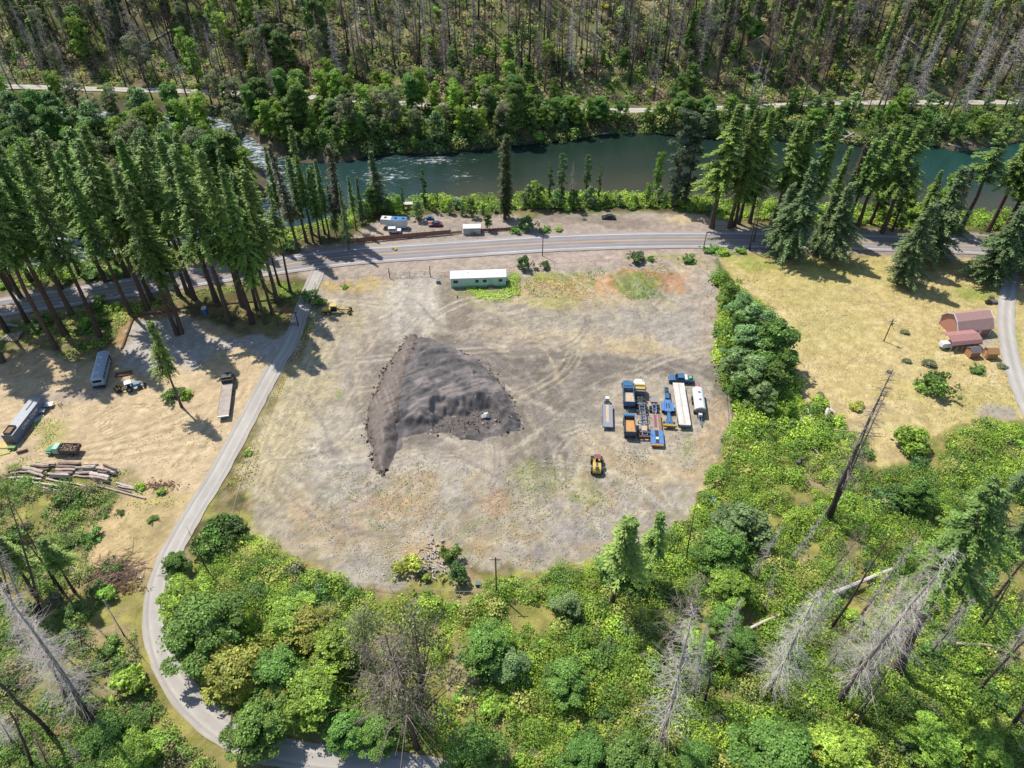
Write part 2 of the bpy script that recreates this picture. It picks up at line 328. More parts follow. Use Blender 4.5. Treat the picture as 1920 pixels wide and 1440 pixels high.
for a in ((1200,595,130,24,(186,176,159),.85,2),(1050,600,90,16,(180,170,149),.75,3),(1310,560,30,60,(188,178,163),.7,0),(1280,620,60,30,(190,180,168),.7,0)): blob(*a)
for a in ((1200,540,46,24,(118,148,44),.9,10),(1170,520,34,10,(130,152,50),.7,0),(890,545,26,8,(124,150,50),.8,0),(940,548,34,18,(122,150,46),.8,0),(960,525,20,12,(116,146,46),.8,0),(1100,535,16,6,(124,150,60),.8,0),(1045,520,50,7,(150,164,74),.7,0),(1000,880,50,10,(150,160,90),.5,0),(1100,930,40,14,(150,160,80),.6,0),(1285,840,14,22,(150,164,90),.7,0),(640,742,8,5,(140,160,70),.7,0),(900,985,30,8,(150,160,100),.5,0),(1020,910,40,8,(140,155,100),.5,0),(770,1075,24,10,(170,176,70),.8,0)): blob(*a)
ydm = np.zeros(len(X), bool); kk = np.nonzero((U > 430) & (U < 1400) & (V > 480) & (V < 1120))[0]; ydm[kk] = pip(U[kk], V[kk], YARD)
tr1 = fbm(X * .5 + Y * .25, Y * 1.8 - X * .7, 3.2, 4, 111); tr2 = fbm(Y * .35, X * 2.0 + Y * .5, 3.0, 4, 112); pick = sstep(.42, .58, fbm(X, Y, 30, 2, 113)); trk = tr1 * pick + tr2 * (1 - pick)
mixc(ydm * sstep(.54, .66, trk) * .42, alb((164, 152, 140))); mixc(ydm * sstep(.45, .34, trk) * .36, alb((216, 203, 180))); mixc(ydm * sstep(.56, .7, n_mid) * .25, alb((160, 150, 146)))
mixc(ydm * (np.random.default_rng(8).random(len(X)) < .06) * .35, alb((128, 118, 108))); mixc(ydm * (np.random.default_rng(9).random(len(X)) < .02) * .22, alb((232, 224, 210)))
sw = (V > 880) * ydm; mixc(sw * sstep(.57, .7, fbm(X, Y, 2.4, 3, 44)) * .4, alb((190, 164, 118))); mixc(sw * sstep(.6, .7, fbm(X, Y, 1.6, 3, 45)) * .5, alb((150, 152, 112)))
# wheel tracks
for k in range(9):
    o = k * 9 - 36; streak([(640 + o, 560), (600 + o * .9, 660), (556 + o * .8, 760), (515 + o * .7, 860), (492 + o * .6, 940)], 4, (224, 208, 164) if k % 2 else (180, 166, 140), .55)
for k in range(8):
    o = k * 9; streak([(480 + o, 960 - o), (560 + o * .7, 985 - o * .6), (660 + o * .3, 960 - o * 1.1), (730 + o, 905 - o * .8), (900 + o, 862 - o * .2), (1000 + o, 830 - o)], 3, (222, 208, 180) if k % 2 else (168, 156, 142), .45)
for k in range(7):
    o = k * 8; streak([(1080, 800 + o), (1160, 850 + o), (1230, 885 + o * .7), (1300, 880 + o * .5), (1345, 830 + o * .1), (1362 - o * .3, 770)], 3.5, (226, 196, 144) if k % 2 else (184, 164, 136), .55)
for k in range(8):
    o = k * 10; streak([(800, 640 + o * .3), (900, 650 + o * .6), (990, 690 + o), (1030, 760 + o), (1050, 850 + o)], 4, (184, 172, 160) if k % 2 else (146, 136, 130), .5)
for k in range(5): streak([(960, 640 + k * 9), (1100, 655 + k * 8), (1250, 668 + k * 6), (1330, 690 + k * 9)], 3, (188, 174, 156) if k % 2 else (140, 130, 126), .5)
for k in range(5): streak([(745 + k * 14, 520), (740 + k * 14, 580), (720 + k * 16, 640)], 4, (226, 216, 204) if k % 2 else (186, 174, 162), .5)
streak([(420,1010),(520,1018),(600,1012),(640,990)], 3, (220,190,130), .6); streak([(470,1000),(560,1032),(610,1030)], 3, (220,190,130), .6)
rt = random.Random(12)
for k in range(60):                                 # pairs of tyre tracks swinging round the yard
    u0, v0 = rt.uniform(500, 1300), rt.uniform(560, 1000); a = rt.uniform(0, 6.28); cv = rt.uniform(-.22, .22); L_ = []; 
    for j in range(12): L_.append((u0, v0)); u0 += math.cos(a) * 26; v0 += math.sin(a) * 15; a += cv
    L_ = [q for q in L_ if pip(np.array([q[0]]), np.array([q[1]]), YARD)[0]]
    if len(L_) > 4:
        cc_ = rt.choice([(226, 212, 186), (140, 130, 122), (148, 138, 126), (216, 198, 160)]); st_ = rt.uniform(.45, .8)
        streak(L_, 2.6, cc_, st_, .12); streak([(q[0] + 7, q[1] + 8) for q in L_], 2.6, cc_, st_, .12)
# left clearing, gravel lot, far right lawn
lay([(-60,690),(60,655),(150,682),(215,650),(258,600),(345,590),(430,620),(500,640),(545,625),(560,640),(522,690),(482,760),(440,840),(400,910),(360,970),(322,1020),(290,1060),(250,1090),(170,1080),(150,1040),(190,990),(240,950),(272,915),(230,882),(120,872),(-60,890)], (211,187,149), 9)
mixc(lay([(180,960),(330,900),(330,1010),(280,1075),(190,1080),(160,1040)], (206,180,128), 10, .7) * sstep(.5, .62, n_mid) * .5, alb((150, 140, 90)))
blob(60, 690, 60, 26, (206,178,140), .7); blob(120, 738, 90, 14, (178,164,150), .7, -6); blob(330, 940, 60, 20, (196,176,120), .6); blob(100, 820, 40, 30, (176,170,96), .6, -45); blob(205, 895, 60, 10, (180,160,120), .6)
for k in range(9):
    a = R(20 * k); streak([(250 + 70 * math.cos(t + a * .2) * (.5 + k * .07), 800 + 42 * math.sin(t + a * .2) * (.5 + k * .07)) for t in np.linspace(a, a + 3.2, 12)], 2.2, (236, 214, 174) if k % 2 else (172, 146, 110), .8)
for k in range(8): streak([(60, 868 - k * 2), (170, 868 - k * 5), (280, 860 - k * 9), (390, 850 - k * 14)], 2.2, (176, 150, 112) if k % 2 else (236, 214, 174), .8)
for k in range(5): streak([(310 + k * 14, 880), (380 + k * 10, 800), (440 + k * 8, 720)], 2.2, (178, 152, 114) if k % 2 else (234, 212, 174), .8)
LOT = [(250,598),(262,592),(312,586),(350,588),(392,640),(430,634),(475,626),(520,636),(556,610),(560,655),(528,690),(500,672),(455,652),(400,664),(362,690),(330,684),(300,706),(262,700),(232,680),(226,656)]
lay(LOT, (196, 186, 174), 4)
lay([(235,590),(330,572),(345,588),(262,594),(225,652),(212,650)], (176,146,100), 5, .9)
LAWN = [(1344,484),(1400,480),(1560,478),(1660,482),(1900,492),(1990,500),(2200,560),(2200,790),(1920,786),(1800,788),(1740,830),(1650,874),(1600,846),(1506,772),(1492,700),(1462,612),(1420,560),(1368,520)]
lw = lay(LAWN, (208, 186, 128), 7)
mixc(lw * sstep(.47, .62, n_mid) * .5, alb((196, 178, 112))); mixc(lw * sstep(.55, .68, fbm(X, Y, 2.2, 3, 51)) * .5, alb((230, 210, 160))); mixc(lw * sstep(.5, .65, n_big) * .5, alb((190, 178, 108)))
for a in ((1410,495,60,16,(164,170,82),.8,6),(1540,500,80,14,(178,176,92),.6,0),(1830,552,50,14,(152,164,74),.85,8),(1900,640,14,30,(160,166,84),.6,0),(1560,620,90,40,(196,184,118),.5,0),(1690,690,60,30,(206,186,134),.4,0),(1650,770,120,26,(214,190,140),.6,0),(1560,860,70,30,(172,156,124),.7,0),(1590,800,50,18,(186,164,120),.6,0),(1700,850,40,14,(200,176,130),.7,0)): blob(*a)
blob(1870, 772, 40, 14, (176,166,152), .9); blob(1850, 640, 26, 14, (184,172,156), .9, 10)
vg = ((V > 560) & ~ydm); 
mesh = None
C *= np.where(ydm, .80, .90)[:, None]
C *= (np.random.default_rng(4).normal(1, .075, len(X)) * (1 + (fbm(X, Y, 1.3, 3, 120) - .5) * .55))[:, None]
idx = np.arange(len(X)).reshape(len(ys), len(xs)); FQ = np.stack([idx[:-1, :-1], idx[:-1, 1:], idx[1:, 1:], idx[1:, :-1]], -1).reshape(-1, 4)
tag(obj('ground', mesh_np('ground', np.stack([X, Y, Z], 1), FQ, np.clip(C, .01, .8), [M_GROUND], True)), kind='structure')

# ------------------------------------------------------------------ river
rx = np.arange(-400, 401, 2.0); ry = np.arange(130, 420, 2.0); RX, RY = np.meshgrid(rx, ry); RX = RX.ravel(); RY = RY.ravel()
RU, RV = proj(RX, RY, WZ * np.ones_like(RX)); yn = np.interp(RX, NEARX, NEARY); yf = np.interp(RX, FARX, FARY)
t = np.clip((RY - yn) / np.maximum(yf - yn, 1), 0, 1) + (fbm(RX, RY, 20, 3, 60) - .5) * .25
sh = np.array([.036, .036, .020]); tl = np.array([.010, .022, .017]); md = np.array([.016, .026, .018])
rc = sh * (1 - sstep(.1, .5, t))[:, None] + md * (sstep(.1, .5, t) * (1 - sstep(.55, .85, t)))[:, None] + tl * sstep(.55, .85, t)[:, None]
bl = sstep(900, 700, RU)[:, None]; rc = rc * (1 - bl) + np.array([.014, .034, .032]) * bl
tq = sstep(1640, 1700, RU)[:, None] * sstep(.3, .6, t)[:, None]; rc = rc * (1 - tq) + np.array([.010, .036, .031]) * tq
foam = np.clip(sstep(640, 480, RU) * .66, 0, 1)
for fu, fv, a, b, s in ((800,300,110,16,.62),(880,374,50,8,.7),(720,330,80,26,.6),(770,385,60,8,.7),(860,330,60,20,.45),(960,290,60,10,.4),(1120,262,60,5,.35),(1330,275,40,4,.3)):
    foam = np.maximum(foam, s * np.exp(-(((RU - fu) / a) ** 2 + ((RV - fv) / b) ** 2)))
RZ = WZ + (fbm(RX, RY, 6, 3, 61) - .5) * (.06 + .7 * foam)
ii = np.arange(len(RX)).reshape(len(ry), len(rx)); RF = np.stack([ii[:-1, :-1], ii[:-1, 1:], ii[1:, 1:], ii[1:, :-1]], -1).reshape(-1, 4)
me = mesh_np('river', np.stack([RX, RY, RZ], 1), RF, rc, [], True)
fa = me.attributes.new('foam', 'FLOAT', 'POINT'); fa.data.foreach_set('value', foam.astype(np.float32))
m, n, p = _mat('river_water'); L = n.links.new
at = n.nodes.new('ShaderNodeAttribute'); at.attribute_name = 'Col'; af = n.nodes.new('ShaderNodeAttribute'); af.attribute_name = 'foam'
tc = n.nodes.new('ShaderNodeTexCoord'); mp = n.nodes.new('ShaderNodeMapping'); mp.inputs['Scale'].default_value = (.35, .9, 1); mp.inputs['Rotation'].default_value = (0, 0, .12); L(tc.outputs['Object'], mp.inputs[0])
tx = n.nodes.new('ShaderNodeTexNoise'); tx.inputs['Scale'].default_value = 1.1; tx.inputs['Detail'].default_value = 6; tx.inputs['Roughness'].default_value = .72; L(mp.outputs[0], tx.inputs['Vector'])
ad = n.nodes.new('ShaderNodeMath'); ad.operation = 'MULTIPLY_ADD'; ad.inputs[1].default_value = .42; L(af.outputs['Fac'], ad.inputs[0]); L(tx.outputs[0], ad.inputs[2])
mr = n.nodes.new('ShaderNodeMapRange'); mr.inputs[1].default_value = .74; mr.inputs[2].default_value = .98; L(ad.outputs[0], mr.inputs[0])
mx = n.nodes.new('ShaderNodeMix'); mx.data_type = 'RGBA'; L(mr.outputs[0], mx.inputs[0]); L(at.outputs['Color'], mx.inputs[6]); mx.inputs[7].default_value = (.62, .66, .68, 1); L(mx.outputs[2], p.inputs['Base Color'])
p.inputs['Roughness'].default_value = .14; p.inputs['IOR'].default_value = 1.33
b = n.nodes.new('ShaderNodeBump'); b.inputs['Strength'].default_value = .35; b.inputs['Distance'].default_value = .25; L(tx.outputs[0], b.inputs['Height']); L(b.outputs[0], p.inputs['Normal'])
me.materials.append(m); tag(obj('river', me), kind='structure')

# ------------------------------------------------------------------ roads (ribbons with a base colour that wears along the wheel lines)
def ribbon(name, pts, offs, cols, z, m=M_ROAD, terrain=False, kind='structure', jag=0):
    pts = [np.array(q[:2], float) for q in pts]; V_, C_ = [], []; k = len(offs)
    P = np.array(pts); d = np.gradient(P, axis=0); d /= np.linalg.norm(d, axis=1)[:, None]; nn = np.stack([-d[:, 1], d[:, 0]], 1)
    for j, (q, nv) in enumerate(zip(P, nn)):
        for i, o in enumerate(offs):
            oo = o * (1 + (jag * (random.random() - .5) if i in (0, k - 1) else 0)); e = q + nv * oo
            V_.append((e[0], e[1], z + (H1(e[0], e[1]) if terrain else 0))); C_.append(np.asarray(cols[i]) * (.90 + .2 * float(vnoise(j * .31, i * .6, 7)) + .10 * (random.random() - .5)))
    ids = np.arange(len(V_)).reshape(len(P), k); F_ = np.stack([ids[:-1, :-1], ids[:-1, 1:], ids[1:, 1:], ids[1:, :-1]], -1).reshape(-1, 4)
    return tag(obj(name, mesh_np(name, V_, F_, np.array(C_), [m])), kind=kind)
def resample(pts, step):
    P = np.array([q[:2] for q in pts]); s = np.r_[0, np.cumsum(np.hypot(*np.diff(P, axis=0).T))]; t = np.arange(0, s[-1], step)
    return np.stack([np.interp(t, s, P[:, 0]), np.interp(t, s, P[:, 1])], 1)
HL = resample(HWYS, 3); a1, a2, a3 = alb((160, 154, 153)), alb((146, 140, 140)), alb((172, 164, 160))
ribbon('highway', HL, [-5.0, -3.7, -2.8, -1.9, -1.0, 0, 1.0, 1.9, 2.8, 3.7, 5.0], [a3, a3, a2, a1, a2, a1, a2, a1, a2, a3, a3], .16, jag=.05)
wl = alb((236, 234, 230)); yl = alb((226, 180, 92))
for o in (3.68, -3.68): ribbon('edge_line', HL, [o - .09, o + .09], [wl, wl], .168)
for o in (.17, -.17): ribbon('centre_line', HL, [o - .08, o + .08], [yl, yl], .168)
DL = resample(DRVS, 2.0); g1, g2, g3 = alb((188, 181, 172)), alb((174, 167, 158)), alb((200, 193, 183)); ge = alb((182, 170, 150))
ribbon('driveway', DL, [-2.15, -1.75, -1.3, -.95, -.4, .4, .95, 1.3, 1.75, 2.15], [ge, g1, g2, g3, g1, g1, g3, g2, g1, ge], .14, jag=.14)
D2 = resample(DRV2S, 2.0); ribbon('gravel_lane', D2, [-2.1, -1.6, -1, 0, 1, 1.6, 2.1], [g2, g1, g3, g2, g3, g1, g2], .14, jag=.14)
FR = resample(smooth_line([G(u, v, 1.0) for u, v in FROAD]), 3); f1, f2 = alb((206, 198, 184)), alb((184, 176, 160))
ribbon('forest_road', FR, [-2.6, -1.5, 0, 1.5, 2.6], [f2, f1, f2, f1, f2], .22, terrain=True, jag=.2)

# ------------------------------------------------------------------ plants: shared meshes
def unit(v): return v / np.maximum(np.linalg.norm(v, axis=-1, keepdims=True), 1e-9)
class Leaves:
    def __init__(s): s.V = []; s.C = []; s.n = 0
    def kites(s, P, D, S, L, W, C):
        L = np.broadcast_to(np.asarray(L, float), (len(P),))[:, None]; W = np.broadcast_to(np.asarray(W, float), (len(P),))[:, None]
        q = np.stack([P, P + D * L * .5 + S * W, P + D * L, P + D * L * .5 - S * W], 1); s.V.append(q.reshape(-1, 3)); s.C.append(np.repeat(C, 4, 0))
    def rnd(s, P, N, L, W, C, tilt=.8, r=rng):       # leaf clusters facing roughly along N
        n = len(P); N = unit(N + r.normal(0, tilt, (n, 3))); D = unit(np.cross(N, r.normal(0, 1, (n, 3)))); S = np.cross(N, D)
        Ls = L * r.uniform(.6, 1.35, n); s.kites(P - D * Ls[:, None] * .5, D, S, Ls, W * r.uniform(.6, 1.3, n), C)
    def mesh(s, name, m=None):
        V_ = np.concatenate(s.V); return mesh_np(name, V_, np.arange(len(V_)).reshape(-1, 4), np.concatenate(s.C), [m or M_LEAF])
def tubes(P0, P1, R0, R1, n=3):
    P0, P1 = np.asarray(P0, float), np.asarray(P1, float); d = unit(P1 - P0); up = np.where(np.abs(d[:, 2:3]) > .9, [[1., 0, 0]], [[0, 0, 1.]])
    a = unit(np.cross(d, up)); b = np.cross(d, a); th = np.arange(n) * 2 * np.pi / n
    ring = a[:, None] * np.cos(th)[None, :, None] + b[:, None] * np.sin(th)[None, :, None]
    V_ = np.concatenate([P0[:, None] + ring * np.reshape(R0, (-1, 1, 1)), P1[:, None] + ring * np.reshape(R1, (-1, 1, 1))], 1).reshape(-1, 3)
    base = (np.arange(len(P0)) * 2 * n)[:, None, None]; k = np.arange(n); f = np.stack([k, (k + 1) % n, n + (k + 1) % n, n + k], -1)[None]
    return V_, (base + f).reshape(-1, 4)
def path_tube(P, Rr, n=7):
    return tubes(P[:-1], P[1:], Rr[:-1], Rr[1:], n)
def tmesh(name, parts, cols, m=M_BARK):
    V_, F_, C_ = [], [], []; o = 0
    for (v, f), c in zip(parts, cols):
        V_.append(v); F_.append(f + o); o += len(v); C_.append(np.broadcast_to(c, (len(v), 3)) if np.ndim(c) == 1 else c)
    C_ = np.concatenate(C_) * rng.uniform(.8, 1.2, (o, 1)); return mesh_np(name, np.concatenate(V_), np.concatenate(F_), C_, [m])
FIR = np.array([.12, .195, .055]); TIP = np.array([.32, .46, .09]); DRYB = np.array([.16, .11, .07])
def fir(seed, H=40., base=.45, Rm=4., ppt=1.0, sparse=0., droop=.25, col=FIR, tip=TIP, lean=.0, top=.9, ls=1.0):
    r = np.random.default_rng(seed); zz = np.linspace(0, H, 9); bend = np.cumsum(r.normal(0, .12, (9, 2)), 0) * H / 40; bend -= bend[0]
    P = np.column_stack([bend, zz]); rad = (H * .0125) * (1 - zz / H) ** .8 + .03; rad[0] *= 1.35
    parts = [path_tube(P, rad)]; cols = [alb((104, 86, 74))]
    lv = Leaves(); z0 = H * base; z = z0; az = 0
    bp0, bp1 = [], []
    while z < H * .995:
        f = (z - z0) / (H - z0); gz = .62 + .76 * float(vnoise(z / 2.1, seed * 3.7, seed)); env = gz * Rm * ((1 - f) ** top * .97 + .03) * min(1, .55 + f * 3.0)
        for k in range(int(r.integers(5, 8))):
            if r.random() < sparse: continue
            az = r.uniform(0, 2 * np.pi); Lb = env * r.uniform(.5, 1.2) * (1 + .26 * np.cos(az - seed - z * .12)); zc = z + r.uniform(-.3, .3)
            d = np.array([np.cos(az), np.sin(az), 0]); s_ = np.array([-d[1], d[0], 0])
            c0 = np.array([np.interp(zc, zz, P[:, 0]), np.interp(zc, zz, P[:, 1]), zc]); n = max(3, int(Lb / .34 * ppt)); tt = np.linspace(.12, 1, n) ** .9
            up = .25 * (f - .2); pts = c0 + d * (tt * Lb)[:, None] + np.array([0, 0, 1.]) * ((up * tt - droop * (1 + .6 * (1 - f)) * tt ** 2) * Lb)[:, None]
            bp0.append(c0); bp1.append(pts[int(n * .7)])
            br = r.uniform(.75, 1.25)
            for sg in (-1, 0, 1, r.choice([-1, 1])):
                a = sg * r.uniform(.5, 1.15, n); D = d * np.cos(a)[:, None] + s_ * np.sin(a)[:, None]; D = D + np.array([0, 0, 1]) * r.normal(-.22, .22, n)[:, None]; D = unit(D)
                S = unit(np.cross(D, np.array([0, 0, 1.]) + r.normal(0, .35, (n, 3)))); Ls = (.55 + .5 * (1 - tt)) * r.uniform(.7, 1.3, n) * (.75 + .25 * min(1, Rm / 4)) * ls
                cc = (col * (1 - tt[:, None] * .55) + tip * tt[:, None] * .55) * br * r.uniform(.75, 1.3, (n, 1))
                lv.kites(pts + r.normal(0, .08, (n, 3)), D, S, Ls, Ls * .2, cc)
        z += r.uniform(.38, .7) * (H / 40) ** .3
    parts.append(tubes(bp0, bp1, np.full(len(bp0), .06), np.full(len(bp0), .02))); cols.append(alb((96, 80, 68)))
    # dead limb stubs below the crown
    k = int(14 * base / .45 * H / 40); sz = r.uniform(min(.15, base * .5), base, k) * H; aa = r.uniform(0, 6.28, k); q0 = np.column_stack([np.interp(sz, zz, P[:, 0]), np.interp(sz, zz, P[:, 1]), sz]); q1 = q0 + np.column_stack([np.cos(aa), np.sin(aa), r.uniform(-.5, .1, k)]) * r.uniform(.5, 2.0, (k, 1))
    if k: parts.append(tubes(q0, q1, np.full(k, .05), np.full(k, .015))); cols.append(alb((120, 108, 98)))
    return tmesh('trunk', parts, cols), lv.mesh('crown')
def snag(seed, H=34., nb=190, Lm=3.4, base=.2, col=(196, 184, 176), tcol=(92, 80, 74), twig=2, droop=.35, brk=1.0, rb=.045):
    r = np.random.default_rng(seed); zz = np.linspace(0, H, 8); bend = np.cumsum(r.normal(0, .13, (8, 2)), 0); bend -= bend[0]; P = np.column_stack([bend, zz])
    rad = H * .0105 * (1 - zz / H * (.97 if brk == 1 else .6)) + .03; rad[0] *= 1.3
    tc = np.repeat(np.linspace(0, 1, 7)[:, None], 14, 1).ravel()[:, None]; tcol_ = alb(tcol) * (1 - tc) + alb(col) * tc
    tr = tmesh('trunk', [path_tube(P, rad)], [tcol_])
    z = r.uniform(base, .99, nb) * H; f = (z / H - base) / (1 - base); az = r.uniform(0, 6.28, nb); Lb = Lm * ((1 - f) ** .8 * .9 + .12) * r.uniform(.3, 1.15, nb) * np.minimum(1, .5 + 3 * f)
    d = np.column_stack([np.cos(az), np.sin(az), np.zeros(nb)]); p0 = np.column_stack([np.interp(z, zz, P[:, 0]), np.interp(z, zz, P[:, 1]), z])
    p1 = p0 + d * (Lb * .6)[:, None] + np.column_stack([np.zeros(nb), np.zeros(nb), Lb * (.1 - droop * .4)]); p2 = p0 + d * Lb[:, None] + np.column_stack([np.zeros(nb), np.zeros(nb), -Lb * droop * r.uniform(.3, 1.4, nb)])
    c = alb(col); parts = [tubes(p0, p1, np.full(nb, rb), np.full(nb, rb * .7)), tubes(p1, p2, np.full(nb, rb * .7), np.full(nb, rb * .3))]; cols = [c, c]
    for k in range(twig):
        t = r.uniform(.3, .95, nb)[:, None]; q0 = p0 + (p2 - p0) * t; q1 = q0 + (d + r.normal(0, .7, (nb, 3)) * [1, 1, .5] + [0, 0, -.25]) * (Lb * .38)[:, None]
        parts.append(tubes(q0, q1, np.full(nb, rb * .55), np.full(nb, rb * .25))); cols.append(c * r.uniform(.85, 1.2))
    return tr, tmesh('crown', parts, cols)
def clumps(lv, cs, rs, dens, L, pal, r, tilt=.8, asp=.42):
    L = L * .62; pal = np.asarray(pal)
    for c, rad in zip(cs, rs):
        n = max(6, int(dens * rad[0] * rad[1] * 13)); N = unit(r.normal(0, 1, (n, 3))); N[:, 2] = np.where(N[:, 2] < -.2, -N[:, 2] * .6, N[:, 2]); N = unit(N)
        P = np.asarray(c) + N * np.asarray(rad) * (r.uniform(.15, 1.0, n) ** .45 + np.abs(r.normal(0, .16, n)))[:, None]
        k = fbm(P[:, 0] + P[:, 2], P[:, 1] - P[:, 2] * .6, .9, 2, 7) > .40; P, N = P[k], N[k]; n = len(P)
        col = pal[r.integers(0, len(pal), n)] * r.uniform(.65, 1.3, (n, 1)) * r.uniform(.72, 1.25)
        Ls = L * r.choice([.7, 1.0, 1.35], n); D_ = unit(N + [0, 0, .5] + r.normal(0, tilt, (n, 3))); T_ = unit(np.cross(D_, r.normal(0, 1, (n, 3)))); lv.kites(P - T_ * Ls[:, None] * .5, T_, np.cross(D_, T_), Ls, Ls * asp, col)
G1 = [(.15, .27, .055), (.20, .34, .062), (.12, .22, .05)]; G2 = [(.27, .43, .06), (.34, .50, .07), (.22, .36, .055)]
G3 = [(.10, .19, .06), (.14, .24, .07)]; G4 = [(.42, .44, .075), (.52, .48, .09), (.32, .38, .07)]; G5 = [(.20, .31, .11), (.26, .37, .14), (.16, .26, .09)]
GR = [(0.216, 0.234, 0.117), (0.288, 0.270, 0.162), (0.180, 0.225, 0.090)]
def broad(seed, H=16., Rm=5., base=.3, nc=16, pal=G1, dens=26, L=.6, col=(112, 98, 84), narrow=False, limbs=True, thin=1.0):
    r = np.random.default_rng(seed); lv = Leaves(); cs, rs, q0, q1 = [], [], [], []; nc = int(nc * 2.4)
    for k in range(nc):
        f = ((k + r.uniform(0, 1)) / nc); z = H * (base + (1 - base) * f); env = Rm * (np.sin(np.pi * (.18 + .76 * f)) if not narrow else (.5 + .5 * np.sin(np.pi * (.1 + .85 * f)))); a = k * 2.4 + r.uniform(-1, 1); rr = env * np.sqrt(r.uniform(.02, 1)) * .88 * r.choice([1, 1, 1.18])
        c = np.array([np.cos(a) * rr, np.sin(a) * rr, z + r.normal(0, .04) * H]); s = (Rm * .25 if not narrow else Rm * .40) * r.uniform(.55, 1.35); cs.append(c); rs.append((s, s * r.uniform(.7, 1.2), s * r.uniform(.5, .9)))
        if k % 2 == 0: q0.append([0, 0, z * r.uniform(.35, .7)]); q1.append(c * [.9, .9, 1])
    clumps(lv, cs, rs, dens * thin, L, pal, r)
    P = np.column_stack([np.cumsum(r.normal(0, .12, 6)), np.cumsum(r.normal(0, .12, 6)), np.linspace(0, H * .85, 6)]); P[0, :2] = 0; m = len(q0)
    parts = [path_tube(P, np.linspace(H * .015 + .05, .05, 6), 6), tubes(q0, q1, np.full(m, .08), np.full(m, .02), 4)]
    return tmesh('trunk', parts, [alb(col)] * 2), lv.mesh('crown')
def bush(seed, Rm=2., Hh=2., nc=9, pal=G1, dens=30, L=.42, asp=.42):
    r = np.random.default_rng(seed); lv = Leaves(); cs, rs = [], []; nc = int(nc * 2.2)
    for k in range(nc):
        a = k * 2.4 + r.uniform(-.8, .8); q = Rm * .8 * np.sqrt(r.uniform(0, 1)); s = Rm * r.uniform(.18, .40); cs.append((np.cos(a) * q, np.sin(a) * q, Hh * r.uniform(.18, .85) * (1.05 - .5 * q / Rm))); rs.append((s, s * r.uniform(.7, 1.3), Hh * r.uniform(.14, .30)))
    clumps(lv, cs, rs, dens, L, pal, r, .75, asp); return lv.mesh('leafy_shrub')
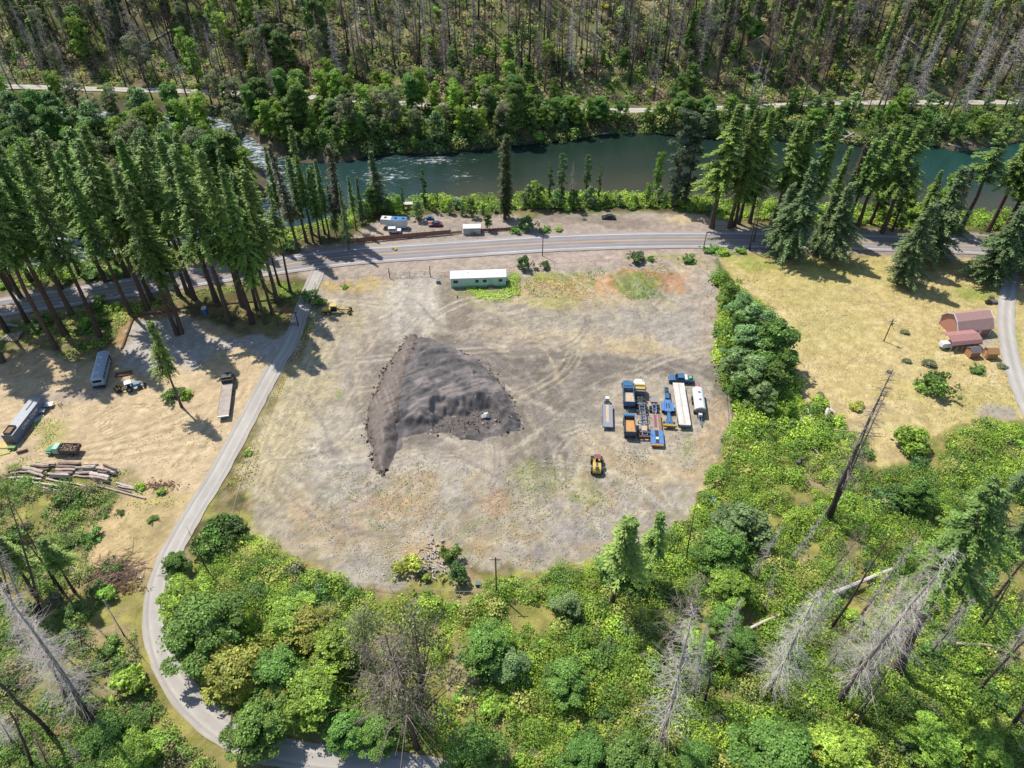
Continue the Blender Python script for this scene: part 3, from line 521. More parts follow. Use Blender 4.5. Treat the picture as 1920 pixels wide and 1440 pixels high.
TREES = {
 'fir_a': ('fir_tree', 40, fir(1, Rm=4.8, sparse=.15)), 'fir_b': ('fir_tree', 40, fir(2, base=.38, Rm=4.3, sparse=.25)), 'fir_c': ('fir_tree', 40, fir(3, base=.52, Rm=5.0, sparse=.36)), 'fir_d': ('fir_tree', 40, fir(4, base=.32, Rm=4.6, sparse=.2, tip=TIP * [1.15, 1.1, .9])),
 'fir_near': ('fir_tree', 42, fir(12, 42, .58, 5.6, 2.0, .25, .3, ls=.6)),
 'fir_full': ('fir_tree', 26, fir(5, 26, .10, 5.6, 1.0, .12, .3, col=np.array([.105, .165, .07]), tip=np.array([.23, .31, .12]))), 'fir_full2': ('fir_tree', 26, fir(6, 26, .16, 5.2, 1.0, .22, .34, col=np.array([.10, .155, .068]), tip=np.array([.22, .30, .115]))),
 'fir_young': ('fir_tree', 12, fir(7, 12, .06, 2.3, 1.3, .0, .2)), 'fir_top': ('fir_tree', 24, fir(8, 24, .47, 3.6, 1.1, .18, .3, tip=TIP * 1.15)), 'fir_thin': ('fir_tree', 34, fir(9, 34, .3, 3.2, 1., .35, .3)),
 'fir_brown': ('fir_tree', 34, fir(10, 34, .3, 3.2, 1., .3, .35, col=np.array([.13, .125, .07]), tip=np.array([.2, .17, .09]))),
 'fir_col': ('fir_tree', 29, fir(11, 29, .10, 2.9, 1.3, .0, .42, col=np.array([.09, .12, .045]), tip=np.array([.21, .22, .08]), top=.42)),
 'snag_a': ('dead_tree', 34, snag(21)), 'snag_b': ('dead_tree', 34, snag(22, nb=260, Lm=3.6, twig=3, base=.12, col=(214, 204, 196))), 'snag_c': ('dead_tree', 34, snag(23, nb=70, Lm=2.0, base=.4, twig=1, col=(120, 104, 96), tcol=(70, 60, 56))), 'snag_d': ('dead_tree', 24, snag(24, 24, nb=26, Lm=1.6, base=.3, twig=1, brk=.5, col=(108, 94, 86), tcol=(66, 58, 54))), 'snag_e': ('dead_tree', 30, snag(25, 30, nb=200, Lm=3.0, twig=2, col=(148, 126, 112), base=.2)),
 'snag_h': ('dead_tree', 36, snag(28, 36, nb=210, Lm=2.7, twig=3, base=.22, col=(150, 138, 130), tcol=(66, 58, 54), droop=.2, rb=.035)), 'snag_fan': ('dead_tree', 22, snag(29, 22, nb=70, Lm=4.6, twig=6, base=.28, col=(168, 150, 136), tcol=(104, 88, 78), droop=-1.0, rb=.045)),
 'snag_f': ('dead_tree', 36, snag(26, 36, nb=300, Lm=5.6, twig=5, base=.1, col=(226, 216, 206), tcol=(118, 104, 96), droop=.10, rb=.03)),
 'snag_g': ('dead_tree', 36, snag(27, 36, nb=230, Lm=5.2, twig=4, base=.16, col=(218, 206, 196), tcol=(108, 94, 86), droop=.18, rb=.028)),
 'alder': ('alder_tree', 16, broad(31, 16, 3.4, .25, 14, G1, 30, .55, narrow=True)), 'alder_b': ('alder_tree', 16, broad(32, 16, 3.0, .3, 12, G2, 26, .55, narrow=True)), 'alder_c': ('alder_tree', 18, broad(33, 18, 3.2, .3, 14, GR, 18, .5, narrow=True)),
 'maple': ('maple_tree', 15, broad(34, 15, 6.6, .28, 26, G1, 26, .62)), 'maple_b': ('maple_tree', 13, broad(35, 13, 5.0, .3, 20, G2, 26, .55)), 'golden': ('broadleaf_tree', 12, broad(36, 12, 4.2, .3, 16, G4, 18, .5)), 'sparse': ('broadleaf_tree', 15, broad(37, 15, 4.6, .3, 26, GR, 5, .36)), 'column': ('broadleaf_tree', 20, broad(38, 20, 2.1, .06, 18, G3, 40, .5, narrow=True)), 'column_b': ('broadleaf_tree', 28, broad(39, 28, 2.9, .12, 20, [(.085, .125, .06), (.15, .175, .1), (.07, .11, .055)], 26, .55, narrow=True)), 'willow': ('willow_tree', 9, broad(40, 9, 3.6, .15, 18, G5, 34, .45)), 'willow_b': ('willow_tree', 8, broad(41, 8, 3.2, .12, 16, G1, 34, .45)),
}
BUSH = {'green': bush(51, pal=G1), 'lime': bush(52, pal=G2, nc=11), 'dark': bush(53, pal=G3, Hh=2.3), 'willow': bush(54, pal=G5, Hh=2.6), 'gold': bush(55, pal=G4, nc=8, dens=24), 'dusty': bush(56, pal=GR, nc=8, dens=26)}
_tp = {}
FACING = {'snag_h': 'dark dead trunk with fine twigs', 'snag_fan': 'bare brown tree with upswept limbs', 'fir_near': 'big thick trunked fir', 'fir_a': 'tall dark high crowned fir', 'fir_b': 'tall slim long crowned fir', 'fir_c': 'tall gappy bare legged fir', 'fir_d': 'tall bright green deep crowned fir', 'fir_full': 'broad fir branched to the ground', 'fir_full2': 'shaggy low boughed fir', 'fir_young': 'small young fir', 'fir_top': 'slender tufted fir', 'fir_thin': 'thin ragged fir', 'fir_brown': 'browning thin fir', 'fir_col': 'dense columnar conifer',
 'snag_a': 'grey dead twiggy conifer', 'snag_b': 'pale dead bushy conifer', 'snag_c': 'burnt dark nearly limbless trunk', 'snag_d': 'short burnt snapped trunk', 'snag_e': 'brownish dead conifer', 'snag_f': 'silvery dead tree dense with branches', 'snag_g': 'silver grey bristling dead tree',
 'alder': 'slim green alder', 'alder_b': 'slim bright green alder', 'alder_c': 'thin dusty green alder', 'maple': 'wide round leafy maple', 'maple_b': 'light green spreading tree', 'golden': 'yellowing leafy tree', 'sparse': 'thinly leaved twiggy tree', 'column': 'dark ivy clad columnar tree', 'column_b': 'tall dark narrow leafy tree', 'willow': 'rounded grey green willow', 'willow_b': 'rounded mid green tree'}
BNAME = {'green': 'mid green leafy shrub', 'lime': 'bright lime green shrub', 'dark': 'dark green dense shrub', 'willow': 'grey green willow shrub', 'gold': 'yellowish shrub', 'dusty': 'dusty olive shrub'}
def tree(kind, x, y, z, h, wide=1.0, lean=(0, 0), label=None, group=None):
    name, H0, (tm, cm) = TREES[kind]
    if kind not in _tp:
        r_ = thing(name, None, None); obj('trunk', tm, r_); obj('crown', cm, r_); _tp[kind] = r_
    else: r_ = dup(_tp[kind])
    for k_ in ('label', 'group', 'category'):
        if k_ in r_: del r_[k_]
    s = h / H0; r_.location = (x, y, z - .15); r_.scale = (s * wide, s * wide, s)
    r_.rotation_mode = 'ZYX' if False else 'XYZ'
    q = Vector((lean[0], lean[1], 1)).to_track_quat('Z', 'Y') if (lean[0] or lean[1]) else None
    rz = random.uniform(0, 6.28)
    if q is not None:
        from mathutils import Quaternion
        r_.rotation_mode = 'QUATERNION'; r_.rotation_quaternion = q @ Quaternion((0, 0, 1), rz)
    else: r_.rotation_mode = 'XYZ'; r_.rotation_euler = (0, 0, rz)
    cat = 'dead tree' if name == 'dead_tree' else 'tree'
    if label: tag(r_, label, cat, group)
    else: auto(r_, FACING[kind], cat, group, (x, y, z))
    return r_
def tpx(kind, u, v, tv=None, h=None, wide=1.0, tu=None, label=None, group=None):
    p = GT(u, v)
    if p is None: return
    if h is None and kind in ('maple','maple_b','golden','sparse','willow','willow_b','alder') and v > 1000 and tu is None:
        dd = math.sqrt(p[0] ** 2 + p[1] ** 2 + (CAMH - p[2]) ** 2); size = (v - tv) * dd / FPX; h = size * .72; wide = size * .46 / ({'maple':6.6,'maple_b':5.,'golden':4.2,'sparse':4.6,'willow':3.6,'willow_b':3.2,'alder':3.4}[kind] * h / TREES[kind][1]) * (wide ** .5)
    h = h or hat(p[0], p[1], p[2], tv); ln = (0, 0)
    if tu is not None:
        dx, dy, dz = ray(tu, tv); xt = dx * p[1] / dy; ln = (max(-.45, min(.45, (xt - p[0]) / h)), 0)
    elif kind.startswith('fir'): ln = (random.gauss(0, .012), random.gauss(0, .012))
    elif kind.startswith('snag'): ln = (random.gauss(0, .03), random.gauss(0, .03))
    if kind.startswith('fir') and not label: h *= random.uniform(.86, 1.06); wide *= random.uniform(.80, 1.14)
    return tree(kind, p[0], p[1], p[2], h, wide, ln, label, group)
def shrub(kind, x, y, z, r, hs=1.0, label=None, group='shrubs'):
    o = obj('shrub', BUSH[kind], None, (x, y, z - .1)); o.scale = (r / 2, r / 2, r / 2 * hs); o.rotation_euler = (0, 0, random.uniform(0, 6.28))
    if label: tag(o, label, 'shrub', group)
    else: auto(o, BNAME[kind], 'shrub', group, (x, y, z))
    return o
def spx(kind, u, v, r, hs=1.0, label=None, group='shrubs scattered on the ground'):
    p = GT(u, v); return shrub(kind, p[0], p[1], p[2], r, hs, label, group)

# ------------------------------------------------------------------ trees one can pick out
GF = 'firs between the highway and the clearing'
for k, u, v, tv in [('fir_a',13,622,300),('fir_b',52,606,262),('fir_c',107,656,275),('fir_a',123,628,252),('fir_d',136,590,250),('fir_a',188,632,268),('fir_b',247,592,278),('fir_c',277,580,236),('fir_d',287,566,250),('fir_a',333,628,262),('fir_b',341,626,300),('fir_d',337,556,255),('fir_a',353,554,284),('fir_c',365,562,258),('fir_a',430,604,268),('fir_b',473,608,286),('fir_d',498,609,318),('fir_b',497,542,312),('fir_a',524,536,330),('fir_c',408,570,270),('fir_d',455,575,290),('fir_a',520,566,300),('fir_c',545,548,318),('fir_b',482,580,296),('fir_a',512,590,330),('fir_b',5,680,330),('fir_a',-30,640,280),('fir_c',-60,600,250)]:
    tpx(k, u, v, tv, group=GF)
GN = 'firs along the near river bank'
for k, u, v, tv in [('fir_a',20,540,250),('fir_d',60,530,240),('fir_b',95,520,246),('fir_a',150,516,238),('fir_c',185,505,244),('fir_d',220,498,236),('fir_a',262,490,238),('fir_b',300,484,246),('fir_a',345,478,250),('fir_d',390,472,244),('fir_b',425,466,256),('fir_a',462,460,262),('fir_b',500,455,270),('fir_d',40,560,262),('fir_a',-20,560,256),('fir_d',115,545,250),('fir_b',200,530,252),('fir_c',240,520,250)]:
    tpx(k, u, v, tv, wide=1.05, group=GN)
for k, u, v, tv, wd in [('fir_brown',560,470,262,1.0),('fir_b',602,458,292,1.1),('fir_thin',575,455,300,1.2),('fir_brown',648,448,252,1.05),('fir_full2',655,470,330,.5),('fir_full',712,396,268,.95),('fir_col',946,412,236,1.05),('fir_thin',585,440,230,1.0),('fir_b',535,452,250,.9),('fir_b',618,448,282,.9),('fir_full2',632,446,330,.6),('fir_a',588,455,268,.9),('fir_thin',610,440,300,1.1),('fir_b',668,432,322,.8),('fir_full',680,420,330,.7)]:
    tpx(k, u, v, tv, wide=wd, group='conifers along the river')
for k, u, v, tv, wd in [('column',757,397,352,.7),('column',797,390,318,.85),('column',822,392,360,.7),('column',1030,384,312,.8),('column',1052,384,290,.9),('column',1098,378,292,.85),('column',1122,374,310,.75),('column_b',1262,388,212,1.1),('column_b',1284,386,232,.9),('alder_b',1228,372,288,.55)]:
    tpx(k, u, v, tv, wide=wd, group='narrow trees on the near river bank')
for u, v, tv in ((1070, 376, 300), (1300, 380, 330)): tpx('snag_a', u, v, tv, group='dead trees on the river bank')
for k, u, v, tv, wd in [('willow',785,413,380,1.0),('willow_b',884,408,374,.9),('willow',868,405,385,.8),('willow_b',906,402,385,.9),('alder',915,432,400,.9),('willow',990,388,350,1.),('willow_b',1010,392,348,.9),('willow',1042,392,362,1.),('willow_b',1075,392,358,1.),('alder_b',1000,378,340,1.),('willow',1105,388,352,1.),('willow_b',1135,388,366,1.),('willow',1160,386,365,.9),('willow_b',1190,388,368,.9),('alder_b',1212,384,346,1.),('willow',1235,382,352,1.),('willow_b',730,400,375,1.),('alder_b',750,402,366,1.),('willow_b',688,410,380,1.),('alder',700,402,352,1.),('willow_b',845,402,380,.9)]:
    tpx(k, u, v, tv, wide=wd, group='riverside trees by the parking strip')
GE = 'firs on the strip between highway and river'
for k, u, v, tv, wd in [('fir_d',1334,427,196,1.25),('fir_b',1368,428,206,1.1),('fir_d',1376,426,220,1.15),('fir_thin',1384,420,240,1.1),('fir_d',1405,418,215,1.1),('fir_b',1450,424,212,1.0),('fir_thin',1504,430,205,1.1),('fir_b',1513,432,214,1.0),('fir_d',1478,420,225,1.1),('fir_thin',1545,418,245,1.0),('fir_b',1590,424,236,1.05),('fir_a',1607,428,240,1.0),('fir_brown',1575,420,260,1.0),('fir_a',1653,437,212,1.1),('fir_thin',1672,434,282,1.0),('fir_d',1630,420,240,1.),('fir_brown',1772,438,300,1.1),('fir_c',1797,441,226,1.35),('fir_a',1850,436,220,1.15),('fir_d',1880,440,200,1.2),('fir_a',1910,444,190,1.25),('fir_d',1945,450,200,1.2),('fir_b',1720,432,320,1.0)]:
    tpx(k, u, v, tv, wide=wd * 1.35, group=GE)
for k, u, v, tv, wd in [('fir_full',1478,486,306,.9),('fir_full2',1452,478,322,.8),('fir_full2',1552,486,330,.95),('fir_full',1530,474,345,.8),('fir_full',1683,532,386,1.05),('fir_full2',1712,505,360,.95),('fir_full',1735,484,318,.9),('fir_full',1852,530,400,1.1),('fir_full2',1875,508,350,1.),('fir_full',1905,495,330,1.05),('fir_full2',1940,520,360,1.)]:
    tpx(k, u, v, tv, wide=wd * 1.45, group='broad firs at the lawn edge')
for k, u, v, tv in [('snag_c',1405,470,356),('snag_e',1412,455,352),('snag_c',1738,478,400),('snag_e',1560,415,300)]: tpx(k, u, v, tv, group='dead trees by the highway')
tpx('golden', 1725, 415, 345, wide=.6, group='riverside trees by the highway'); tpx('alder_b', 1755, 425, 330, group='riverside trees by the highway'); tpx('alder', 1560, 408, 345, wide=.9, group='riverside trees by the highway')
tpx('alder_b', 1690, 412, 340, group='riverside trees by the highway'); tpx('alder', 1640, 408, 350, group='riverside trees by the highway')
tpx('fir_top', 342, 766, 600, tu=282, wide=.82, label='slender lone fir leaning over the bare dirt clearing', group=None)
tpx('fir_top', 1145, 1137, 962, wide=1.2, label='dark fir with a bare lower trunk standing among brambles below the yard')
tpx('fir_top', 1216, 1090, 962, tu=1243, wide=1.0, label='smaller yellow green fir leaning beside the dark fir below the yard')
tpx('fir_near', 1680, 1262, 885, tu=1875, wide=1.15, label='big fir with a thick dark leaning trunk on the bramble slope')
pass
for k, u, v, tv, tu, wd in [('snag_h',1549,981,690,1662,1.4),('snag_h',1557,968,728,1668,.8),('snag_g',1238,1396,1140,1310,.95),('snag_fan',1238,1256,1062,1318,.8),('snag_c',1285,1062,930,1310,.7),('snag_f',1440,1304,1105,1548,.95),('snag_g',1566,1324,1030,1790,.95),('snag_f',1590,1290,1080,1700,.7),('snag_g',1625,1260,1020,1762,.8),('snag_fan',1540,1092,985,1635,.8),('snag_c',1556,1180,985,1680,.8),('snag_a',1612,1160,1000,1726,.9),('snag_c',1580,1360,1250,1668,.8),('snag_c',1600,1365,1260,1690,.7),('snag_c',1608,1345,1240,1672,.7),('snag_d',1826,1182,1040,1930,1.2),('snag_c',1836,1186,1050,1912,1.0),('snag_d',1830,1304,1190,1930,1.2),('snag_d',1892,1365,1250,1960,1.4),('snag_c',1763,1205,1050,1838,.9),('snag_a',1432,1150,1060,1455,.8),('snag_c',1320,1320,1180,1345,.8),('snag_f',1300,1310,1165,1330,.6),('snag_e',1895,1170,1080,1930,.8),('snag_g',1660,1215,1020,1800,.7),('snag_f',1500,1210,1060,1600,.7),('snag_b',1700,1150,1010,1800,.8),('snag_g',1405,1090,985,1470,.7),('snag_b',1740,1230,1090,1850,.8),('snag_f',1545,1260,1130,1640,.7),('snag_b',1480,1060,950,1555,.7),('snag_g',1340,1240,1120,1395,.7),('snag_b',1610,1290,1160,1720,.7),('snag_h',1790,1120,980,1880,.8),('snag_b',1870,1260,1130,1960,.8),('snag_a',1520,1150,1030,1600,.7)]:
    tpx(k, u, v, tv, tu=tu, wide=wd, group='dead trees on the bramble slope')
for k, u, v, tv, tu, wd in [('snag_g',170,1352,1080,-5,1.0),('snag_f',135,1330,1150,40,.8),('snag_d',102,1386,1255,-20,1.3),('snag_f',110,1270,1110,5,.8),('snag_c',118,1110,985,28,.9),('snag_c',108,1100,930,15,.7),('snag_c',40,1210,1010,-20,1.),('snag_a',60,1180,1000,-10,.9),('snag_c',75,1150,900,0,.7),('snag_a',235,1195,1115,185,.7),('snag_c',155,1220,1150,148,.7),('snag_c',395,1080,985,350,.8),('snag_e',90,1440,1370,60,1.0),('snag_f',30,1400,1330,-20,1.),('snag_g',160,1440,1390,120,.8),('snag_c',20,1130,960,-60,1.),('snag_d',60,1440,1330,20,1.)]:
    tpx(k, u, v, tv, tu=tu, wide=wd, group='dead trees beside the lower driveway')
for k, u, v, tv, tu, wd in [('snag_fan',782,1402,1170,722,1.0),('sparse',800,1368,1160,775,.7),('snag_c',838,1358,1320,836,1.2),('snag_d',893,1362,1315,885,1.2),('snag_a',600,1130,1070,590,.7),('sparse',760,1350,1215,740,.75),('sparse',690,1270,1150,680,.8),('snag_fan',735,1380,1200,690,.8)]:
    tpx(k, u, v, tv, tu=tu, wide=wd, group='bare and half bare trees by the lower driveway')
for k, u, v, tv, wd in [('maple',400,1215,1085,1.15),('maple_b',360,1150,1050,.8),('golden',452,1290,1175,1.0),('maple',500,1392,1275,.8),('maple_b',560,1180,1090,1.1),('golden',590,1200,1100,.9),('sparse',610,1190,1110,1.0),('maple',660,1390,1300,.8),('maple_b',600,1330,1215,1.),('maple',720,1395,1310,.9),('maple_b',640,1240,1130,1.0),('maple',340,1080,1020,.7),('golden',545,1310,1230,.8),('maple',530,1290,1190,.9),('maple_b',270,1440,1340,1.),('maple',235,1415,1310,.8),('maple',890,1440,1330,.9),('maple',1170,1445,1345,1.2),('maple',1100,1440,1350,1.0),('maple',1060,1300,1210,.9),('maple',910,1240,1140,.9),('willow',960,1270,1195,1.),('willow',1380,1010,915,1.4),('maple',1340,1060,960,.9),('maple_b',1360,1130,1040,.9),('maple',1700,960,908,1.),('maple',1440,1450,1330,1.3),('maple_b',1560,1430,1330,1.1),('golden',1505,1435,1370,.9),('maple',1300,1440,1370,1.),('maple_b',1730,1410,1330,1.2),('maple_b',1830,1420,1350,1.),('maple',1350,1180,1110,.8),('maple_b',1300,1240,1160,.9),('alder',1150,1090,1020,.9),('willow_b',1190,1110,1050,1.1),('willow',1060,1150,1085,1.),('maple',1380,1230,1150,.8),('maple_b',800,1090,1070,.7),('fir_b',140,1110,1030,1.0),('fir_b',70,1120,1030,1.1)]:
    if k == 'fir_b': tpx('fir_top', u, v, tv - 25, wide=1.3, group='dark pines beside the driveway'); continue
    tpx(k, u, v, tv, wide=wd, group='leafy trees below the yard')
for k, u, v, tv, wd in [('willow_b',1362,575,520,1.),('willow',1385,600,540,1.05),('willow',1400,630,560,1.1),('willow_b',1372,640,580,.9),('willow',1425,640,575,1.2),('willow',1390,680,600,1.15),('willow_b',1440,690,590,1.2),('willow',1365,715,655,1.),('willow',1405,730,660,1.2),('willow_b',1440,745,670,1.),('willow',1420,770,710,1.),('willow_b',1380,750,700,.9),('willow_b',1460,720,650,.9),('maple_b',1475,790,745,.6)]:
    tpx(k, u, v, v - (v - tv) * .78, wide=wd * 1.2, group='willows along the yard fence')
for u, v, k in ((1905,905,'fir_full2'),(1850,965,'fir_full2'),(1895,1000,'fir_full')): tpx(k, u, v + 20, h=15, wide=1.0, group='dark firs on the bramble slope')

# ------------------------------------------------------------------ far bank and far hillside: scatter on the terrain
def scatter(n, u0, u1, v0, v1, kinds, hs, group, sep=0, keep=None, wide=(.85, 1.2)):
    done = []; tries = 0
    while len(done) < n and tries < n * 14:
        tries += 1; u = random.uniform(u0, u1); v = random.uniform(v0, v1)
        if keep and not keep(u, v): continue
        p = GT(u, v)
        if p is None or p[2] < -2.2: continue
        if abs(p[1] - np.interp(p[0], FRX, FRY)) < 4.5: continue
        if sep and any((p[0] - q[0]) ** 2 + (p[1] - q[1]) ** 2 < sep * sep for q in done): continue
        done.append(p); k = random.choice(kinds); h = random.uniform(*hs)
        ln = (random.gauss(0, .03), random.gauss(0, .03)) if k.startswith('snag') else (random.gauss(0, .012), random.gauss(0, .012))
        tree(k, p[0], p[1], p[2], h, random.uniform(*wide), ln, None, group)
GH = 'burnt trees on the far hillside'
SN = ['snag_a'] * 4 + ['snag_b'] * 2 + ['snag_c'] * 4 + ['snag_e'] * 3 + ['snag_d']
scatter(62, -40, 680, -30, 180, ['snag_c'] * 6 + ['snag_a'] * 3 + ['snag_d', 'snag_e', 'snag_b'], (18, 34), GH, 5)
scatter(84, 640, 1400, -30, 182, SN, (20, 36), GH, 4.5)
scatter(52, 1350, 1980, -30, 182, SN + ['snag_b'], (22, 38), GH, 5)
scatter(22, 20, 560, 170, 232, ['snag_a', 'snag_c', 'snag_b', 'snag_e'], (22, 34), 'burnt trees along the far river bank', 5)
scatter(20, 1380, 1960, 196, 232, ['snag_a', 'snag_c', 'snag_b', 'snag_e'], (22, 36), 'burnt trees along the far river bank', 5)
scatter(42, 1330, 1990, -25, 175, ['fir_thin', 'fir_b', 'fir_brown', 'fir_thin'], (24, 38), 'living firs on the far hillside', 7)
scatter(14, 0, 1300, -25, 150, ['fir_thin', 'fir_young', 'fir_full2'], (10, 22), 'living firs on the far hillside', 9)
scatter(30, 60, 640, 20, 175, ['alder', 'alder_c', 'alder_c', 'alder_b'], (12, 24), 'green trees on the far hillside', 6)
scatter(34, 640, 1300, 110, 182, ['alder', 'alder_c', 'willow_b', 'maple_b'], (5, 11), 'green trees on the far hillside', 5)
scatter(30, 1250, 1950, 0, 182, ['maple_b', 'maple', 'willow_b', 'alder'], (5, 10), 'green trees on the far hillside', 6)
scatter(66, 380, 1000, 196, 268, ['alder', 'alder_b', 'alder_c', 'alder_b'], (9, 19), 'alders on the far river bank', 4)
scatter(34, 420, 1320, 232, 282, ['alder', 'alder_b', 'willow_b', 'willow'], (7, 13), 'alders on the far river bank', 3.5)
scatter(30, 960, 1330, 208, 256, ['willow', 'willow_b', 'alder_b', 'maple'], (5, 10), 'alders on the far river bank', 4)
scatter(34, 1300, 1960, 206, 276, ['willow_b', 'willow', 'maple_b', 'alder'], (5, 11), 'alders on the far river bank', 5)
scatter(74, -30, 500, 222, 420, ['alder', 'alder_b', 'alder_c', 'willow'], (12, 20), 'alders on the river point', 6)

# ------------------------------------------------------------------ shrubs one can count
for k, u, v, r, hs, l in [('green',1757,735,5.0,.95,'round bright green bush alone in the dry lawn'),('lime',1706,838,5.2,.9,'round lime green bush in a bare ring by the brambles'),('dark',1680,942,4.6,.7,None),('dark',1655,950,3.4,.7,None),('green',330,750,3.2,.75,'leafy bush at the foot of the lone leaning fir'),('lime',352,742,2.4,.6,None),('dark',986,505,2.6,1.5,'dark upright bush beside the green mobile home'),('dark',1020,502,1.7,1.3,None),('dark',1005,507,.9,1.,None),('dark',1190,490,3.0,1.0,None),('green',1222,489,1.6,.9,None),('green',1288,490,2.6,.9,None),('dark',992,430,3.4,1.1,'dark shrub at the highway edge with a long shadow'),('green',970,436,2.4,.8,None),('green',1020,432,2.4,.6,None),('lime',1045,432,2.,.5,None),('lime',245,1300,4.0,1.0,None),('green',420,1005,4.,1.1,None),('green',395,1030,3.6,1.1,None),('dark',435,1000,3.,1.,None),('green',846,1048,2.3,1.6,'bright green pointed bush above the rubble heap'),('dark',853,1090,2.5,1.5,'blue green pointed bush below the bright pointed bush'),('gold',770,1075,3.4,.9,'yellow shrub by the rubble heap'),('green',620,1120,3.,1.2,None),('dusty',888,438,1.6,.9,None),('dusty',560,1080,2.6,1.,None),('green',1290,1250,3.6,1.,None),('green',45,1010,3.,1.,None),('green',135,945,3.2,1.0,None),('green',45,1060,3,1,None),('green',290,980,1.3,.8,None),('lime',265,915,1.6,.7,None),('lime',302,928,1.4,.7,None),('green',225,965,1.,1.,None),('dusty',1700,683,1.5,.5,None),('dusty',1742,690,2.2,.6,None),('green',1826,697,2.4,.6,None),('dusty',1875,690,1.6,.5,None),('dusty',1697,627,1.5,.5,None),('lime',1780,1010,3,.7,None),('gold',1600,765,2.4,.6,None),('lime',1530,760,3.,.7,None),('green',85,605,3.4,.8,None),('green',180,575,3.6,.8,None),('green',170,520,4.,.8,None),('green',210,520,3.4,.7,None),('green',600,575,2.6,.8,None),('dark',580,560,3.,.8,None),('green',645,540,1.4,.6,None),('dusty',1095,412,1.,.5,None),('lime',465,850,1.4,.7,None),('green',1330,470,3.,.6,None),('lime',1358,476,3.,.5,None),('lime',1385,474,2.6,.5,None),('gold',740,470,1.2,.6,None)]:
    spx(k, u, v, r, hs, l)
def bushes(n, poly, kinds, rr, group, hs=(.7, 1.1), avoid=None, sep=1.6):
    pu = [p[0] for p in poly]; pv = [p[1] for p in poly]; done = []; tries = 0
    while len(done) < n and tries < n * 20:
        tries += 1; u, v = random.uniform(min(pu), max(pu)), random.uniform(min(pv), max(pv))
        if not pip(np.array([u]), np.array([v]), poly)[0]: continue
        p = GT(u, v)
        if p is None or p[2] < -3.2 or dline(np.array([p[0]]), np.array([p[1]]), DRVS)[0] < 5 or dline(np.array([p[0]]), np.array([p[1]]), HWY)[0] < 7: continue
        if abs(p[1] - np.interp(p[0], FRX, FRY)) < 4.5 or any((p[0] - q[0]) ** 2 + (p[1] - q[1]) ** 2 < sep * sep for q in done): continue
        done.append(p); shrub(random.choice(kinds), p[0], p[1], p[2], random.uniform(*rr), random.uniform(*hs), None, group)
BR = [(420,1080),(620,1120),(900,1130),(1080,1080),(1290,1000),(1390,800),(1480,790),(1640,890),(1920,800),(1960,1450),(560,1410),(380,1250),(320,1100)]
bushes(84, BR, ['green', 'lime', 'lime', 'green', 'dark', 'willow', 'gold', 'dusty'], (1.2, 2.8), 'shrubs on the bramble slope', sep=2.6)
bushes(30, [(0,1000),(130,930),(250,1090),(285,1240),(370,1350),(400,1440),(0,1440)], ['green', 'green', 'lime', 'dusty', 'dark'], (1.1, 2.6), 'shrubs beside the lower driveway', sep=2.2)
bushes(26, [(660,408),(760,398),(980,398),(1250,388),(1330,405),(1500,420),(1900,425),(1900,408),(1500,398),(1250,372),(980,376),(840,384),(700,396)], ['green', 'lime', 'willow', 'lime'], (1.4, 2.8), 'shrubs along the near river bank')
bushes(18, [(700,262),(1300,252),(1300,268),(1060,274),(800,295),(660,300)], ['green', 'willow', 'lime', 'dark'], (2, 3.6), 'shrubs along the far river bank')
bushes(28, [(1290,206),(1960,200),(1960,262),(1700,276),(1300,262)], ['green', 'lime', 'dark', 'dusty'], (1.4, 3.2), 'shrubs along the far river bank')
bushes(30, [(-30,-20),(1950,-20),(1950,188),(-30,160)], ['green', 'dark', 'green', 'gold', 'dusty', 'lime'], (1.8, 4.2), 'shrubs on the far hillside', sep=4)
for u, v in ((1045,112),(1040,122)): spx('gold', u, v, 4.6, 1.1, None, 'shrubs on the far hillside')
bushes(12, [(0,500),(220,490),(420,470),(560,452),(560,480),(420,500),(180,540),(0,560)], ['green', 'lime', 'dark'], (1.6, 3.0), 'shrubs along the near river bank')
bushes(12, [(30,640),(110,590),(250,575),(240,600),(190,640),(120,670)], ['green', 'green', 'lime'], (1.0, 2.2), 'shrubs under the firs')
bushes(12, [(1350,560),(1380,560),(1470,680),(1490,790),(1380,800),(1345,700)], ['green', 'lime', 'willow'], (1.4, 2.6), 'shrubs along the yard fence')

